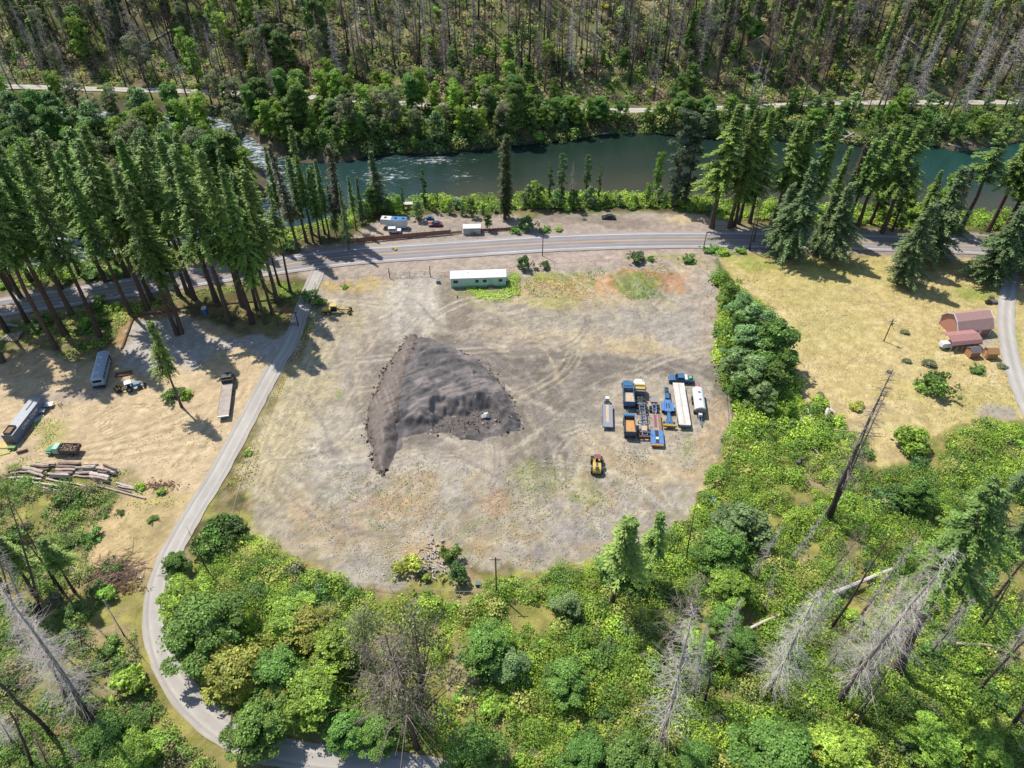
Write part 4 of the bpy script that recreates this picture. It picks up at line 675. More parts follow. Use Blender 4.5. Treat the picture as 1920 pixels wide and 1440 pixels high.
# ------------------------------------------------------------------ uncountable green cover
def cover(name, label, poly, dens, L, hgt, pal, seed, gap=.0, clear=3.2, terrain=False, sc_=5.0, clump=0):
    r = np.random.default_rng(seed); W = [(GT(u, v) if terrain else G(u, v)) for u, v in poly]; W = [p for p in W if p]; x = np.array([p[0] for p in W]); y = np.array([p[1] for p in W])
    n = int((x.max() - x.min()) * (y.max() - y.min()) * dens); px = r.uniform(x.min(), x.max(), n); py = r.uniform(y.min(), y.max(), n)
    k = pip(px + (fbm(px, py, 4, 2, 70) - .5) * 5, py + (fbm(px, py, 4, 2, 71) - .5) * 5, W); px, py = px[k], py[k]
    g = fbm(px, py, 7, 4, seed); k = (g + r.normal(0, .04, len(g)) > gap) & (dline(px, py, DRVS) > clear) & (dline(px, py, HWY) > 6.6) & (np.abs(py - np.interp(px, FRX, FRY)) > 3.4)
    px, py, g = px[k], py[k], g[k]; z = hh(px, py); k = z > -4.1; px, py, z, g = px[k], py[k], z[k], g[k]
    m1 = fbm(px, py, sc_, 3, seed + 3); m2 = fbm(px, py, 1.7, 2, seed + 4); md_ = np.clip((m1 - .3) * 2.2, 0, 1) * hgt * .75 + np.clip(m2 - .3, 0, 1) * hgt * .6
    md_ *= np.clip((g - gap) * 9, .25, 1); zz = z + md_ * r.uniform(.25, 1, len(px)) ** .45 + .05
    e = .5; N = np.column_stack([-(fbm(px + e, py, sc_, 3, seed + 3) - m1) / e * hgt * 2.2, -(fbm(px, py + e, sc_, 3, seed + 3) - m1) / e * hgt * 2.2, np.ones(len(px))])
    pal = np.asarray(pal); t = np.clip((fbm(px, py, 9, 4, seed + 9) - .32) / .36 + r.normal(0, .16, len(px)), 0, .999) * len(pal)
    col = pal[t.astype(int)] * r.uniform(.68, 1.3, (len(px), 1)) * (.55 + .9 * fbm(px, py, 14, 3, seed + 20))[:, None]; lv = Leaves(); lv.rnd(np.column_stack([px, py, zz]), N, L, L * .42, col, .42, r)
    if clump:
        m = min(int(len(px) * clump), 9000); ix = r.integers(0, len(px), m); rad = np.minimum(r.lognormal(-.4, .62, m), 2.6) * min(1.6, hgt * .75); nl = np.maximum(8, (rad ** 2 * 42 * (.42 / L) ** 1.3)).astype(int); rep = np.repeat(np.arange(m), nl); n2 = len(rep)
        NN = unit(r.normal(0, 1, (n2, 3))); NN[:, 2] = np.abs(NN[:, 2]); R2 = rad[rep]; cc = np.column_stack([px, py, zz])[ix][rep]
        PP = cc + NN * np.column_stack([R2, R2, R2 * r.uniform(.6, 1.5, m)[rep]]) * (r.uniform(.2, 1, n2) ** .5)[:, None]; base_ = pal[r.integers(0, len(pal), m)] * r.uniform(.65, 1.2, (m, 1))
        c2 = base_[rep] * r.uniform(.7, 1.3, (n2, 1)); sz = L * r.uniform(.55, 1.25, m)[rep]; Dn = unit(NN + [0, 0, .5] + r.normal(0, .6, (n2, 3))); T = unit(np.cross(Dn, r.normal(0, 1, (n2, 3)))); Lz = sz * r.uniform(.6, 1.3, n2)
        lv.kites(PP - T * Lz[:, None] * .5, T, np.cross(Dn, T), Lz, Lz * .36, c2)
        k3 = int(m * 1.1); i3 = r.integers(0, len(px), k3); T = unit(np.column_stack([r.normal(0, .5, k3), r.normal(0, .5, k3), r.uniform(.1, 1, k3)])); Sd = unit(np.cross(T, r.normal(0, 1, (k3, 3)))); lv.kites(np.column_stack([px, py, zz])[i3], T, Sd, r.uniform(.8, 2.4, k3), .035, np.tile([.36, .30, .24], (k3, 1)) * r.uniform(.5, 1.3, (k3, 1)))
    return tag(obj(name, lv.mesh(name, M_MASS)), label, None, None, 'stuff')
P_BR = [(.145, .26, .045), (.25, .39, .052), (.34, .49, .06), (.41, .55, .07), (.29, .42, .055), (.44, .45, .12), (.19, .32, .05), (.12, .20, .05)]
cover('bramble_undergrowth', 'bright green brambles covering the slope below the yard', [(335,1075),(470,1010),(560,1060),(690,1112),(870,1128),(930,1100),(1060,1072),(1200,1048),(1285,985),(1335,895),(1372,810),(1480,790),(1580,850),(1650,900),(1750,850),(1800,800),(2050,790),(2300,1470),(560,1470),(380,1300),(310,1180)], 40, .34, 1.5, P_BR, 81, .36, clump=.036)
cover('bramble_undergrowth', 'green weeds and brambles beside the lower driveway', [(-200,890),(100,900),(210,935),(160,1010),(180,1080),(260,1095),(280,1180),(300,1250),(400,1380),(420,1480),(-300,1480)], 30, .33, 1.1, [(.12, .22, .05), (.2, .33, .06), (.3, .42, .08), (.38, .38, .14), (.36, .29, .17), (.18, .30, .06)], 82, .47, clump=.045)
cover('bramble_undergrowth', 'brambles running on down the slope', [(-500,1482),(500,1482),(560,1472),(2300,1472),(2500,1250),(2900,1500),(2600,1950),(-900,1950)], 7, .6, 1.3, P_BR, 98, .34)
cover('bramble_undergrowth', 'brambles running on along the slope east of the lane', [(2050,800),(2600,800),(2700,1300),(2300,1470)], 7, .6, 1.3, P_BR, 99, .34)
cover('hedge_undergrowth', 'green growth along the fence between yard and lawn', [(1346,520),(1372,520),(1425,570),(1470,640),(1500,760),(1590,790),(1640,860),(1380,830),(1366,760),(1345,690)], 16, .5, 1.6, P_BR[:4], 83, .30, clump=.06)
cover('riverside_undergrowth', 'green growth on the near river bank', [(640,430),(700,405),(760,397),(980,396),(1260,390),(1340,408),(1500,424),(1950,434),(1950,398),(1500,386),(1250,362),(980,364),(840,372),(640,394)], 7, .6, 1.6, P_BR[:5], 84, .36, terrain=True, clump=.06)
cover('riverside_undergrowth', 'green growth under the firs by the river', [(-60,600),(-60,500),(280,462),(560,425),(650,405),(660,430),(560,452),(420,475),(180,515),(0,548)], 6, .6, 1.3, P_BR[:5], 85, .40, terrain=True)
cover('riverside_undergrowth', 'green growth on the far river bank', [(380,195),(700,205),(1100,214),(1400,206),(1980,202),(1980,268),(1690,286),(1300,264),(1050,272),(800,296),(560,302),(440,230)], 4.2, .8, 2.2, [(0.080, 0.152, 0.048), (0.128, 0.224, 0.054), (0.208, 0.304, 0.058), (0.320, 0.352, 0.096)], 86, .33, terrain=True, clump=.05)
cover('riverside_undergrowth', 'green growth on the river point', [(-100,235),(150,228),(300,240),(400,266),(450,300),(460,350),(300,390),(0,410),(-100,410)], 3, .8, 1.6, P_BR[:4], 87, .38, terrain=True, clump=.05)
cover('hillside_undergrowth', 'patchy scrub on the far hillside', [(-120,-60),(2040,-60),(2040,188),(1400,196),(1000,198),(600,180),(-120,158)], 1.7, .95, 1.9, [(.13, .22, .06), (.22, .34, .07), (.32, .42, .08), (.40, .42, .12), (.44, .38, .2), (.30, .24, .15)], 88, .38, terrain=True, clump=.07)
cover('roadside_weeds', 'green weeds along the highway under the firs', [(20,650),(90,590),(230,570),(300,560),(420,530),(500,520),(560,530),(540,560),(420,545),(260,590),(190,650),(100,680)], 7, .42, .7, P_BR[:5], 89, .46)
cover('yard_weeds', 'green weeds behind the mobile home', [(868,548),(880,536),(950,528),(968,510),(975,530),(965,560),(900,562)], 14, .4, .8, P_BR[1:4], 90, .38)
cover('yard_weeds', 'green and golden weeds at the north end of the yard', [(980,520),(1180,500),(1330,492),(1340,560),(1230,566),(1150,560),(1000,560)], 6, .34, .4, [(0.144, 0.240, 0.056), (0.256, 0.352, 0.064), (0.480, 0.352, 0.128), (0.500, 0.384, 0.160)], 91, .50)
cover('yard_weeds', 'thin weeds at the bottom of the yard', [(640,880),(1000,860),(1290,800),(1330,840),(1260,980),(1100,1050),(880,1070),(700,1090),(560,1030),(640,930)], 2.2, .3, .3, [(0.224, 0.272, 0.096), (0.352, 0.352, 0.160), (0.500, 0.432, 0.208), (0.416, 0.416, 0.256)], 92, .50)
cover('fence_weeds', 'golden dry weeds along the driveway fence', [(595,560),(575,620),(520,700),(470,800),(430,890),(380,990),(420,1000),(470,900),(490,830),(540,730),(590,640)], 5, .36, .5, [(0.500, 0.432, 0.112), (0.416, 0.320, 0.128), (0.224, 0.256, 0.080), (0.500, 0.384, 0.128)], 93, .45, clear=2.8)
cover('clearing_weeds', 'patchy green weeds around the dirt clearing', [(60,840),(40,800),(75,770),(110,800),(60,870),(230,880),(280,930),(340,930),(260,1000),(120,930),(0,900),(0,870)], 5, .34, .4, P_BR[:5], 94, .47)
cover('dry_grass', 'dry straw coloured grass of the lawn', [(1350,490),(1560,482),(1900,496),(2150,560),(2150,780),(1800,785),(1740,826),(1650,868),(1506,768),(1462,612),(1420,560)], 2.4, .28, .12, [(.36, .28, .15), (.42, .33, .19), (.33, .28, .13), (.46, .37, .22)], 95, .47, clear=0)
cover('dry_grass', 'straw and debris on the dirt clearing', [(0,700),(150,690),(260,610),(500,650),(540,640),(470,760),(380,930),(300,1040),(180,1070),(240,950),(230,880),(0,880)], .7, .26, .08, [(.40, .33, .2), (.26, .2, .13), (.2, .22, .08)], 96, .50)
GV = [(.30, .27, .24), (.20, .18, .165), (.42, .39, .35), (.15, .135, .125)]
cover('loose_gravel', 'loose gravel and small stones on the bare yard', [(600,545),(735,525),(835,520),(1000,560),(1330,560),(1345,760),(1330,880),(1290,950),(1190,1020),(1000,1060),(750,1090),(600,1050),(480,960),(500,830),(560,690)], 3.0, .20, .05, GV, 97, .40, clear=2.2)

# ------------------------------------------------------------------ the dark pile and the dirt ramp beside it
PILE = [G(u, v)[:2] for u, v in [(770,630),(800,634),(860,655),(900,678),(935,712),(960,752),(976,790),(972,806),(940,816),(900,826),(862,826),(840,810),(800,812),(757,818),(748,845),(720,862),(702,858),(690,830),(687,800),(706,735),(740,665)]]
BERM = [G(u, v)[:2] for u, v in [(767,630),(740,667),(720,693),(707,733),(692,763),(686,800),(690,826),(700,845),(700,877),(717,890),(728,884),(742,846),(749,812),(752,770),(760,730),(768,697),(780,667),(784,630),(776,625)]]
def heap(name, poly, fn, colfn, step=.3, wp=1.6):
    x0, x1 = min(p[0] for p in poly) - 2, max(p[0] for p in poly) + 2; y0, y1 = min(p[1] for p in poly) - 2, max(p[1] for p in poly) + 2
    gx, gy = np.arange(x0, x1, step), np.arange(y0, y1, step); A, B = np.meshgrid(gx, gy); A = A.ravel(); B = B.ravel()
    d = sd(A + (fbm(A, B, 1.4, 3, 91) - .5) * wp, B + (fbm(A, B, 1.4, 3, 92) - .5) * wp, poly); h = fn(A, B, d); id_ = np.arange(len(A)).reshape(len(gy), len(gx))
    F_ = np.stack([id_[:-1, :-1], id_[:-1, 1:], id_[1:, 1:], id_[1:, :-1]], -1).reshape(-1, 4); F_ = F_[(h[F_] > -.2).any(1)]
    us, inv = np.unique(F_, return_inverse=True); return obj(name, mesh_np(name, np.stack([A, B, h], 1)[us], inv.reshape(-1, 4), colfn(A, B, d, h)[us], [M_PILE], True))
M_PILE = colmat('loose_dirt', .95, nz=[(1.2, .22), (5., .25)], bump=.8)
cA, cB = G(852, 800)[:2], G(905, 790)[:2]
def pile_h(A, B, d):
    ax = A * .8 + B * .6; ay = -A * .6 + B * .8
    h = 3.1 * np.clip(d / 7.0, -.3, 1) ** 1.0 * (d > 0) + np.minimum(d, 0) * .6
    h = h * (.72 + .56 * fbm(A, B, 9, 3, 93)) + (fbm(ax, ay * 3.2, 5, 4, 94) - .5) * 1.3 * sstep(1, 5, d) + (fbm(A, B, 1.1, 3, 95) - .5) * .5 * sstep(0, 2, d)
    rg = 1 - np.abs(fbm(ax * 1.2, ay * 2.6, 6, 3, 131) - .5) * 9; h = h + np.clip(rg, 0, 1) * .38 * sstep(1.5, 4, d); south = G(800, 828)[1] - B; h = h + .8 * sstep(1.5, 4.0, d) * sstep(-16, -7, south)
    for c, r_, dep in ((cA, 3.6, .2), (cB, 3.4, .3)):
        q = np.hypot((A - c[0]) / 1.25, B - c[1]) + (fbm(A, B, 2, 3, 96) - .5) * 2.4; h = np.where(d > -1, np.minimum(h, dep + np.clip(q - r_, 0, None) * 1.25 + (fbm(A, B, .9, 2, 97) - .5) * .6), h)
    return h
def pile_c(A, B, d, h):
    n = fbm(A * .8 + B * .6, (-A * .6 + B * .8) * 2.5, 5, 4, 98); c = alb((124, 118, 115))[None] * (1 - sstep(.45, .62, n))[:, None] + alb((102, 98, 97))[None] * sstep(.45, .62, n)[:, None]
    lo = sstep(.56, .66, fbm(A, B, 7, 3, 99))[:, None]; c = c * (1 - lo) + alb((150, 140, 135)) * lo
    q = (np.exp(-(np.hypot(A - cA[0], B - cA[1]) / 5) ** 2) + np.exp(-(np.hypot(A - cB[0], B - cB[1]) / 5) ** 2))[:, None]; q = np.clip(q, 0, 1); c = c * (1 - q) + alb((112, 103, 98)) * q
    sp_ = (np.random.default_rng(5).random(len(A)) < .01 * q[:, 0])[:, None]; return np.where(sp_, alb((196, 190, 184)), c)
tag(heap('gravel_pile', PILE, pile_h, pile_c), 'wide dark grey gravel pile dug into along its near edge', 'gravel pile')
DP = lambda A, B: sd(A, B, PILE)
def berm_h(A, B, d):
    y0, y1 = G(720, 888)[1], G(720, 835)[1]; t = sstep(y0 - 3, y1, B); st_ = fbm(A * 2.4 + B * .75, (B - A * .3) * .12, 1.1, 3, 101) - .5
    hp = np.clip(pile_h(A, B, DP(A, B)), 0, 9); k = np.maximum(hp + .55 * np.clip(d / 1.0, 0, 1), 1.7 * np.clip(d / 1.8, 0, 1) * (.35 + .65 * t))
    return np.where(d > 0, k + st_ * .4 * sstep(.6, 2, d) + (fbm(A, B, .7, 2, 102) - .5) * .3 * sstep(0, 1, d), hp * 0 + d * .8 + hp * .98)
def berm_c(A, B, d, h):
    s = fbm(A * 2.4 + B * .75, (B - A * .3) * .12, 1.3, 3, 103); w_ = sstep(.5, .66, s)[:, None]; c = alb((132, 121, 113)) * (1 - w_) + alb((154, 142, 133)) * w_
    e = sstep(2.2, .4, d + (fbm(A, B, 1, 2, 104) - .5) * 2)[:, None] * .7; return c * (1 - e) + alb((112, 100, 92)) * e
tag(heap('dirt_ramp', BERM, berm_h, berm_c, .28, .9), 'long brown ramp of compacted dirt along the dark pile', 'dirt ramp')
def clods(label, pts, n, spread, c, sz, seed):
    r = np.random.default_rng(seed); P = resample(pts, .25); k = r.integers(0, len(P), n); q = P[k] + r.normal(0, spread, (n, 2)); a = r.normal(0, 1, (n, 3)); a /= np.linalg.norm(a, axis=1)[:, None]; s_ = r.lognormal(-.5, .5, (n, 1)) * sz; z = np.maximum(0, pile_h(q[:, 0], q[:, 1], sd(q[:, 0], q[:, 1], PILE)))
    z = np.maximum(z, berm_h(q[:, 0], q[:, 1], sd(q[:, 0], q[:, 1], BERM)) * pip(q[:, 0], q[:, 1], BERM)); p3 = np.column_stack([q, z + .08]); v_, f_ = tubes(p3 - a * s_, p3 + a * s_, s_[:, 0] * .9, s_[:, 0] * .6, 5); col = np.repeat(alb(c) * r.uniform(.6, 1.3, (n, 1)), 10, 0)
    tag(obj('dirt_clods', mesh_np('dirt_clods', v_, f_, col, [M_BARK])), label, None, None, 'stuff')
clods('dark clods spilled along the edges of the dirt ramp', BERM[:11], 200, .6, (110, 96, 87), .19, 1)
clods('dark clods spilled round the foot of the gravel pile', PILE[2:9], 130, .6, (112, 104, 99), .17, 2)
clods('lumps and stones in the dug face of the pile', [(cA[0] - 5, cA[1]), cA, cB, (cB[0] + 4, cB[1])], 260, 1.6, (126, 117, 111), .15, 3)
p = G(911, 779, .9); b = MB(); b.add([(-.9,-.6,-.3),(.9,-.5,-.3),(.8,.7,-.3),(-.7,.6,-.3),(-.4,-.3,.7),(.3,-.2,.8),(.5,.5,.4),(-.3,.4,.6),(-1,0,.2),(0,-.8,.2)], [(0,9,4,8),(9,1,5,4),(1,2,6,5),(2,3,7,6),(3,8,4,7),(3,0,8),(4,5,6,7),(0,1,9)])
tag(b.build('tarp_bundle', WHITE, None, p), 'crumpled white tarp bundle lying in the dark pile', 'tarp')

# ------------------------------------------------------------------ vehicles in the yard
def at(name, label, cat, u, v, z=0., hdg=0, group=None):
    x, y, _ = G(u, v, z); return thing(name, label, cat, (x, y, 0.02), R(hdg), group)
BLUE = mat((48, 112, 158), .45, 0, .38); BLUE2 = mat((84, 140, 204), .5, 0, .35); DKBLUE = mat((44, 78, 116), .5, 0, .35); TEAL = mat((34, 130, 170), .4); TAN = mat((214, 190, 160), .9); ORANGE = mat((222, 164, 96), .9, 0, .35); YEL = mat((226, 194, 84), .5, 0, .35); GREY = mat((150, 152, 158), .7); DGREY = mat((84, 86, 92), .7)
def dumpbox(parent, y0, y1, wd, z0, hgt, cm, load, lfrac=(.35, 1), cabshield=True):
    w2 = wd / 2; b = MB().box(-w2, w2, y0, y1, z0, z0 + .12).box(-w2, -w2 + .1, y0, y1, z0 + .12, z0 + hgt).box(w2 - .1, w2, y0, y1, z0 + .12, z0 + hgt).box(-w2 + .1, w2 - .1, y0, y0 + .1, z0 + .12, z0 + hgt).box(-w2 + .1, w2 - .1, y1 - .1, y1, z0 + .12, z0 + hgt)
    for k in range(5):
        y = y0 + .4 + k * (y1 - y0 - .8) / 4; b.box(-w2 - .07, -w2 - .003, y - .05, y + .05, z0, z0 + hgt).box(w2 + .003, w2 + .07, y - .05, y + .05, z0, z0 + hgt)
    b.box(-w2 - .05, w2 + .05, y0 - .08, y0 - .003, z0 + .1, z0 + hgt + .05)
    o = b.build('dump_box', cm, parent); n = 12; g = MB(); V_ = []; L = y1 - y0 - .24; yl = y0 + .12
    for j in range(n):
        for i in range(n): V_.append((-w2 + .12 + (wd - .24) * i / (n - 1), yl + L * lfrac[0] * 0 + L * j / (n - 1), z0 + .2 + hgt * .45 * max(0, 1 - (j / (n - 1)) ** 2 * 1.1) * random.uniform(.85, 1.1)))
    g.add(V_, [(j * n + i, j * n + i + 1, (j + 1) * n + i + 1, (j + 1) * n + i) for j in range(n - 1) for i in range(n - 1)]); g.build('load', load, parent)
    if cabshield: MB().box(-w2, w2, y1 + .004, y1 + .75, z0 + hgt - .06, z0 + hgt + .02).build('cab_shield', cm, parent)
def truckcab(parent, y0, cm, hood=1.7, wd=2.2, roof=2.75, stripe=None):
    w2 = wd / 2
    MB().prism([(y0, .75), (y0 + 1.7, .75), (y0 + 1.7, 1.75), (y0 + 1.35, roof - .05), (y0 + .1, roof), (y0, roof - .1)], -w2, w2).build('cab', [cm], parent, bevel=.05)
    MB().prism([(y0 + 1.71, .7), (y0 + 1.7 + hood, .7), (y0 + 1.7 + hood, 1.45), (y0 + 1.71, 1.72)], -w2 * .72, w2 * .72).build('hood', [stripe or cm], parent, bevel=.06)
    b = MB()
    for s in (-1, 1): b.prism([(y0 + 1.5, .62), (y0 + 1.6 + hood, .62), (y0 + 1.5 + hood, 1.15), (y0 + 1.8, 1.2)], s * w2 * .74, s * w2)
    b.build('fender', cm, parent)
    a = math.atan2(.35, roof - 1.8)
    MB().add([(-w2 * .88, y0 + 1.7, 1.78), (w2 * .88, y0 + 1.7, 1.78), (w2 * .84, y0 + 1.37, roof - .13), (-w2 * .84, y0 + 1.37, roof - .13), (-w2 * .88, y0 + 1.73, 1.8), (w2 * .88, y0 + 1.73, 1.8), (w2 * .84, y0 + 1.41, roof - .11), (-w2 * .84, y0 + 1.41, roof - .11)], [(0,1,2,3),(4,5,6,7),(0,1,5,4),(1,2,6,5),(2,3,7,6),(3,0,4,7)]).build('windshield', GLASS, parent)
    for s in (-1, 1): MB().box(s * w2 - .012 * (1 - s), s * w2 + .012 * (1 + s), y0 + .35, y0 + 1.2, 1.75, roof - .25).build('side_window', GLASS, parent)
    MB().box(-w2 - .03, w2 + .03, y0 + 1.71 + hood, y0 + 1.9 + hood, .45, .75).build('bumper', CHROME, parent)
    MB().box(-w2 * .5, w2 * .5, y0 + 1.705 + hood, y0 + 1.75 + hood, .8, 1.35).build('grille', CHROME, parent)
    for s in (-1, 1): MB().box(s * w2 * .62 - .13, s * w2 * .62 + .13, y0 + 1.71 + hood, y0 + 1.77 + hood, .85, 1.05).build('headlight', WHITE, parent)
    for s in (-1, 1): MB().box(s * (w2 + .2) - .09, s * (w2 + .2) + .09, y0 + 1.3, y0 + 1.36, 1.6, 2.2).build('mirror', cm, parent)
def frame(parent, y0, y1, z=.85, wd=.9, m=STEEL, cross=6):
    b = MB().box(-wd / 2 - .06, -wd / 2 + .06, y0, y1, z, z + .28).box(wd / 2 - .06, wd / 2 + .06, y0, y1, z, z + .28)
    for k in range(cross): y = y0 + .1 + (y1 - y0 - .2) * k / (cross - 1); b.box(-wd / 2 + .063, wd / 2 - .063, y - .06, y + .06, z + .04, z + .22)
    return b.build('frame', m, parent)
# dump truck and its pup trailer
t = at('dump_truck', 'teal blue dump truck with tan load, nose towards the highway', 'dump truck', 1178, 732, 1.9, -3)
frame(t, -4.4, 2.2, .7, .9, DKBLUE); truckcab(t, .75, BLUE, 1.6, 2.2, 2.7); dumpbox(t, -4.5, .3, 2.4, 1.15, 1.35, BLUE, TAN)
wheels(t, (3.2,), (-.95, .95), .52, .3); wheels(t, (-2.4, -3.7), (-.92, .92), .52, .55)
t = at('dump_trailer', 'teal blue pup trailer with orange load, tongue towards the dump truck', 'trailer', 1180.5, 798, 1.7, -3)
frame(t, -2.7, 2.6, .8, .9, DKBLUE); dumpbox(t, -2.6, 2.4, 2.4, 1.2, 1.2, DKBLUE, ORANGE, cabshield=False)
b = MB().box(-.1, .1, 2.6, 5.7, .8, .98).box(-.5, -.38, 2.6, 2.7, .8, .98)
for s in (-1, 1): b.tube((s * .55, 2.6, .88), (0, 5.0, .88), .07)
b.build('tongue', TEAL, t); MB().box(-1.25, 1.25, 2.404, 2.9, 2.36, 2.44).build('box_lip', TEAL, t); wheels(t, (-1.9, -.6), (-.92, .92), .5, .5); wheels(t, (2.0,), (-.92, .92), .5, .5)
# white truck tractor with a skeletal log trailer
t = at('truck_tractor', 'white and yellow hooded truck tractor coupled to a bare ladder frame trailer', 'truck', 1199.5, 733, 1.5, -4)
frame(t, -4.2, 2.4, .75, .9, STEEL); truckcab(t, .5, WHITE, 2.1, 2.3, 2.7); MB().box(-1.15, 1.15, -.35, .44, 1.1, 2.5).build('sleeper', YEL, t, bevel=.06); MB().box(-1.2, 1.2, .55, 1.0, 2.72, 2.86).build('sun_visor', YEL, t)
for s in (-1, 1): MB().tube((s * 1.22, -.5, .8), (s * 1.22, -.5, 3.3), .09).build('exhaust_stack', CHROME, t); MB().tube((s * 1.05, -.2, .75), (s * 1.05, 1.4, .75), .32).build('fuel_tank', CHROME, t)
MB().box(-.6, .6, -3.4, -2.2, 1.05, 1.15).build('fifth_wheel', BLACK, t); MB().box(-1.15, 1.15, -.9, -.5, 1.03, 2.2).build('headache_rack', STEEL, t)
wheels(t, (3.3,), (-1.0, 1.0), .52, .32); wheels(t, (-2.2, -3.5), (-.98, .98), .52, .58)
t = at('log_trailer', 'pale blue bare ladder frame trailer behind the white truck tractor', 'trailer', 1206, 785, 1.2, -4)
LB = mat((128, 150, 184), .5, .1, .3); frame(t, -5.2, 5.4, 1.0, 1.15, LB, 12)
for y in (4.6, 1.2, -1.8, -4.4): b = MB().box(-1.25, 1.25, y - .1, y + .1, 1.29, 1.46); [b.box(s * 1.2 - .07, s * 1.2 + .07, y - .07, y + .07, 1.46, 2.3) for s in (-1, 1)]; b.build('bunk', STEEL, t)
MB().box(-.55, .55, -3.9, -2.4, 1.29, 1.4).build('deck_plate', TAN, t); MB().box(-1.2, 1.2, -5.5, -5.2, .6, 1.1).build('bumper', RUST, t)
wheels(t, (-3.2, -4.5), (-1.0, 1.0), .5, .55); wheels(t, (4.2, 3.0), (-1.0, 1.0), .5, .55)
# lowboy
t = at('lowboy_trailer', 'long lowboy trailer with worn wooden deck and blue rear platform', 'trailer', 1229, 790, .9, -5)
DECK = mat((176, 158, 148), .95, 0, .45, scale=1.2)
MB().box(-1.25, 1.25, -2.9, 2.6, .55, .75).build('deck', DECK, t); MB().box(-.28, .28, -1.6, 2.2, .756, .84).build('deck_strip', mat((150, 96, 92), .9), t); MB().box(.7, 1.3, -2.9, 2.6, .756, .80).build('outrigger', mat((160, 118, 90), .9), t)
MB().box(-1.4, 1.4, -5.0, -2.91, .62, 1.0).box(-1.4, 1.4, -7.0, -5.1, .62, 1.05).build('rear_platform', BLUE2, t); MB().box(-.34, .34, -6.8, -3.0, 1.056, 1.12).build('centre_slot', BLACK, t); MB().box(-.3, .3, -5.9, -5.2, 1.125, 1.3).build('tool_box', WHITE, t)
MB().box(-1.3, 1.3, -7.4, -7.0, .5, .95).build('rear_bumper', ORANGE, t)
b = MB().box(-.5, -.32, 2.6, 6.4, .8, 1.1).box(.32, .5, 2.6, 6.4, .8, 1.1); [b.box(-.5, .5, y, y + .15, 1.1, 1.2) for y in (2.8, 3.8, 5.0, 6.2)]; b.build('gooseneck', LB, t); MB().box(-.75, .75, 5.7, 7.1, 1.2, 1.42).build('neck_plate', GREY, t); MB().box(-.8, .8, 5.5, 5.69, 1.2, 1.55).build('neck_bar', RUST, t)
wheels(t, (-3.7, -5.0, -6.2), (-1.05, 1.05), .42, .5); wheels(t, (3.9, 4.9), (-.75, .75), .42, .5)
# blue gooseneck and its dolly
t = at('jeep_dolly', 'bright blue trailer gooseneck on its own tandem axles', 'dolly', 1251, 752, .9, -6)
MB().box(-.45, .45, .4, 4.2, .9, 1.5).build('neck', BLUE, t); MB().box(-.38, .38, 2.2, 2.9, 1.51, 1.6).box(-.3, .3, 3.3, 3.9, 1.51, 1.58).build('neck_pocket', BLACK, t); MB().box(-.75, .75, -3.6, .39, .75, 1.1).build('frame', BLUE2, t)
for s in (-1, 1): MB().box(s * .28 - .12, s * .28 + .12, -2.6, -.9, 1.11, 1.16).build('slot', BLACK, t); MB().box(s * 1.05 - .35, s * 1.05 + .35, -3.4, -.6, 1.05, 1.1).build('mudguard', BLUE2, t)
wheels(t, (-1.3, -2.7), (-1.05, 1.05), .5, .5)
t = at('booster_dolly', 'small blue booster dolly with a yellow bumper bar', 'dolly', 1254.5, 787, .8, -6)
MB().add([(-.9,-1.6,.7),(.9,-1.6,.7),(.22,2.4,.7),(-.22,2.4,.7),(-.9,-1.6,1.0),(.9,-1.6,1.0),(.22,2.4,1.0),(-.22,2.4,1.0)], [(3,2,1,0),(4,5,6,7),(0,1,5,4),(1,2,6,5),(2,3,7,6),(3,0,4,7)]).build('frame', BLUE, t); MB().box(-1.4, 1.4, -2.2, -1.61, .6, 1.05).build('bumper_bar', mat((190, 150, 50), .8), t); MB().box(-.12, .12, -1.2, 1.5, 1.003, 1.2).build('spine', BLUE2, t)
wheels(t, (-.9,), (-1.1, 1.1), .45, .4)
# flatbed, tanker, grey flat rack
t = at('flatbed_trailer', 'long white flatbed trailer with its nose at the blue pickup', 'trailer', 1278, 756, 1.4, -4)
MB().box(-1.22, 1.22, -7.0, 7.0, 1.25, 1.42).build('deck', mat((232, 226, 216), .7, 0, .3, scale=.9), t)
for s in (-1, 1): MB().box(s * 1.26 - .035, s * 1.26 + .035, -7.0, 7.0, 1.2, 1.46).build('side_rail', WHITE, t)
MB().box(-.16, .16, -6.8, 6.8, 1.424, 1.435).build('centre_board', mat((206, 196, 180), .85), t); frame(t, -6.8, 6.6, .9, 1.0, STEEL, 10); MB().box(-1.2, 1.2, -7.15, -7.003, .9, 1.4).build('rear_sill', STEEL, t)
for s in (-1, 1): MB().box(s * .6 - .06, s * .6 + .06, 3.6, 3.75, .05, .9).build('landing_leg', STEEL, t)
wheels(t, (-4.6, -5.9), (-.98, .98), .5, .55)
t = at('tanker_trailer', 'white tank trailer with blue tongue and red valve cap', 'tank trailer', 1310.5, 750, 1.7, -6)
b = MB(); n = 20; pr = [(1.25 * math.cos(2 * math.pi * k / n) * (1.0), 1.75 + .95 * math.sin(2 * math.pi * k / n)) for k in range(n)]; b.prismy(pr, -3.5, 3.5); b.build('tank', mat((244, 244, 242), .35, 0, .06), t)
b = MB().prismy([(x * .93, 1.75 + (z - 1.75) * .93) for x, z in pr], -3.75, -3.503); b.build('tank_end', mat((150, 140, 150), .5), t)
for y in (1.6, -.9): MB().tube((0, y, 2.66), (0, y, 2.86), .28, n=14).build('manhole', STEEL, t)
MB().tube((.1, 3.5, 2.3), (.1, 4.2, 2.3), .42, .34, 12).build('valve_cap', mat((226, 84, 90), .5), t); frame(t, -3.6, 3.6, .7, .9, STEEL)
b = MB();
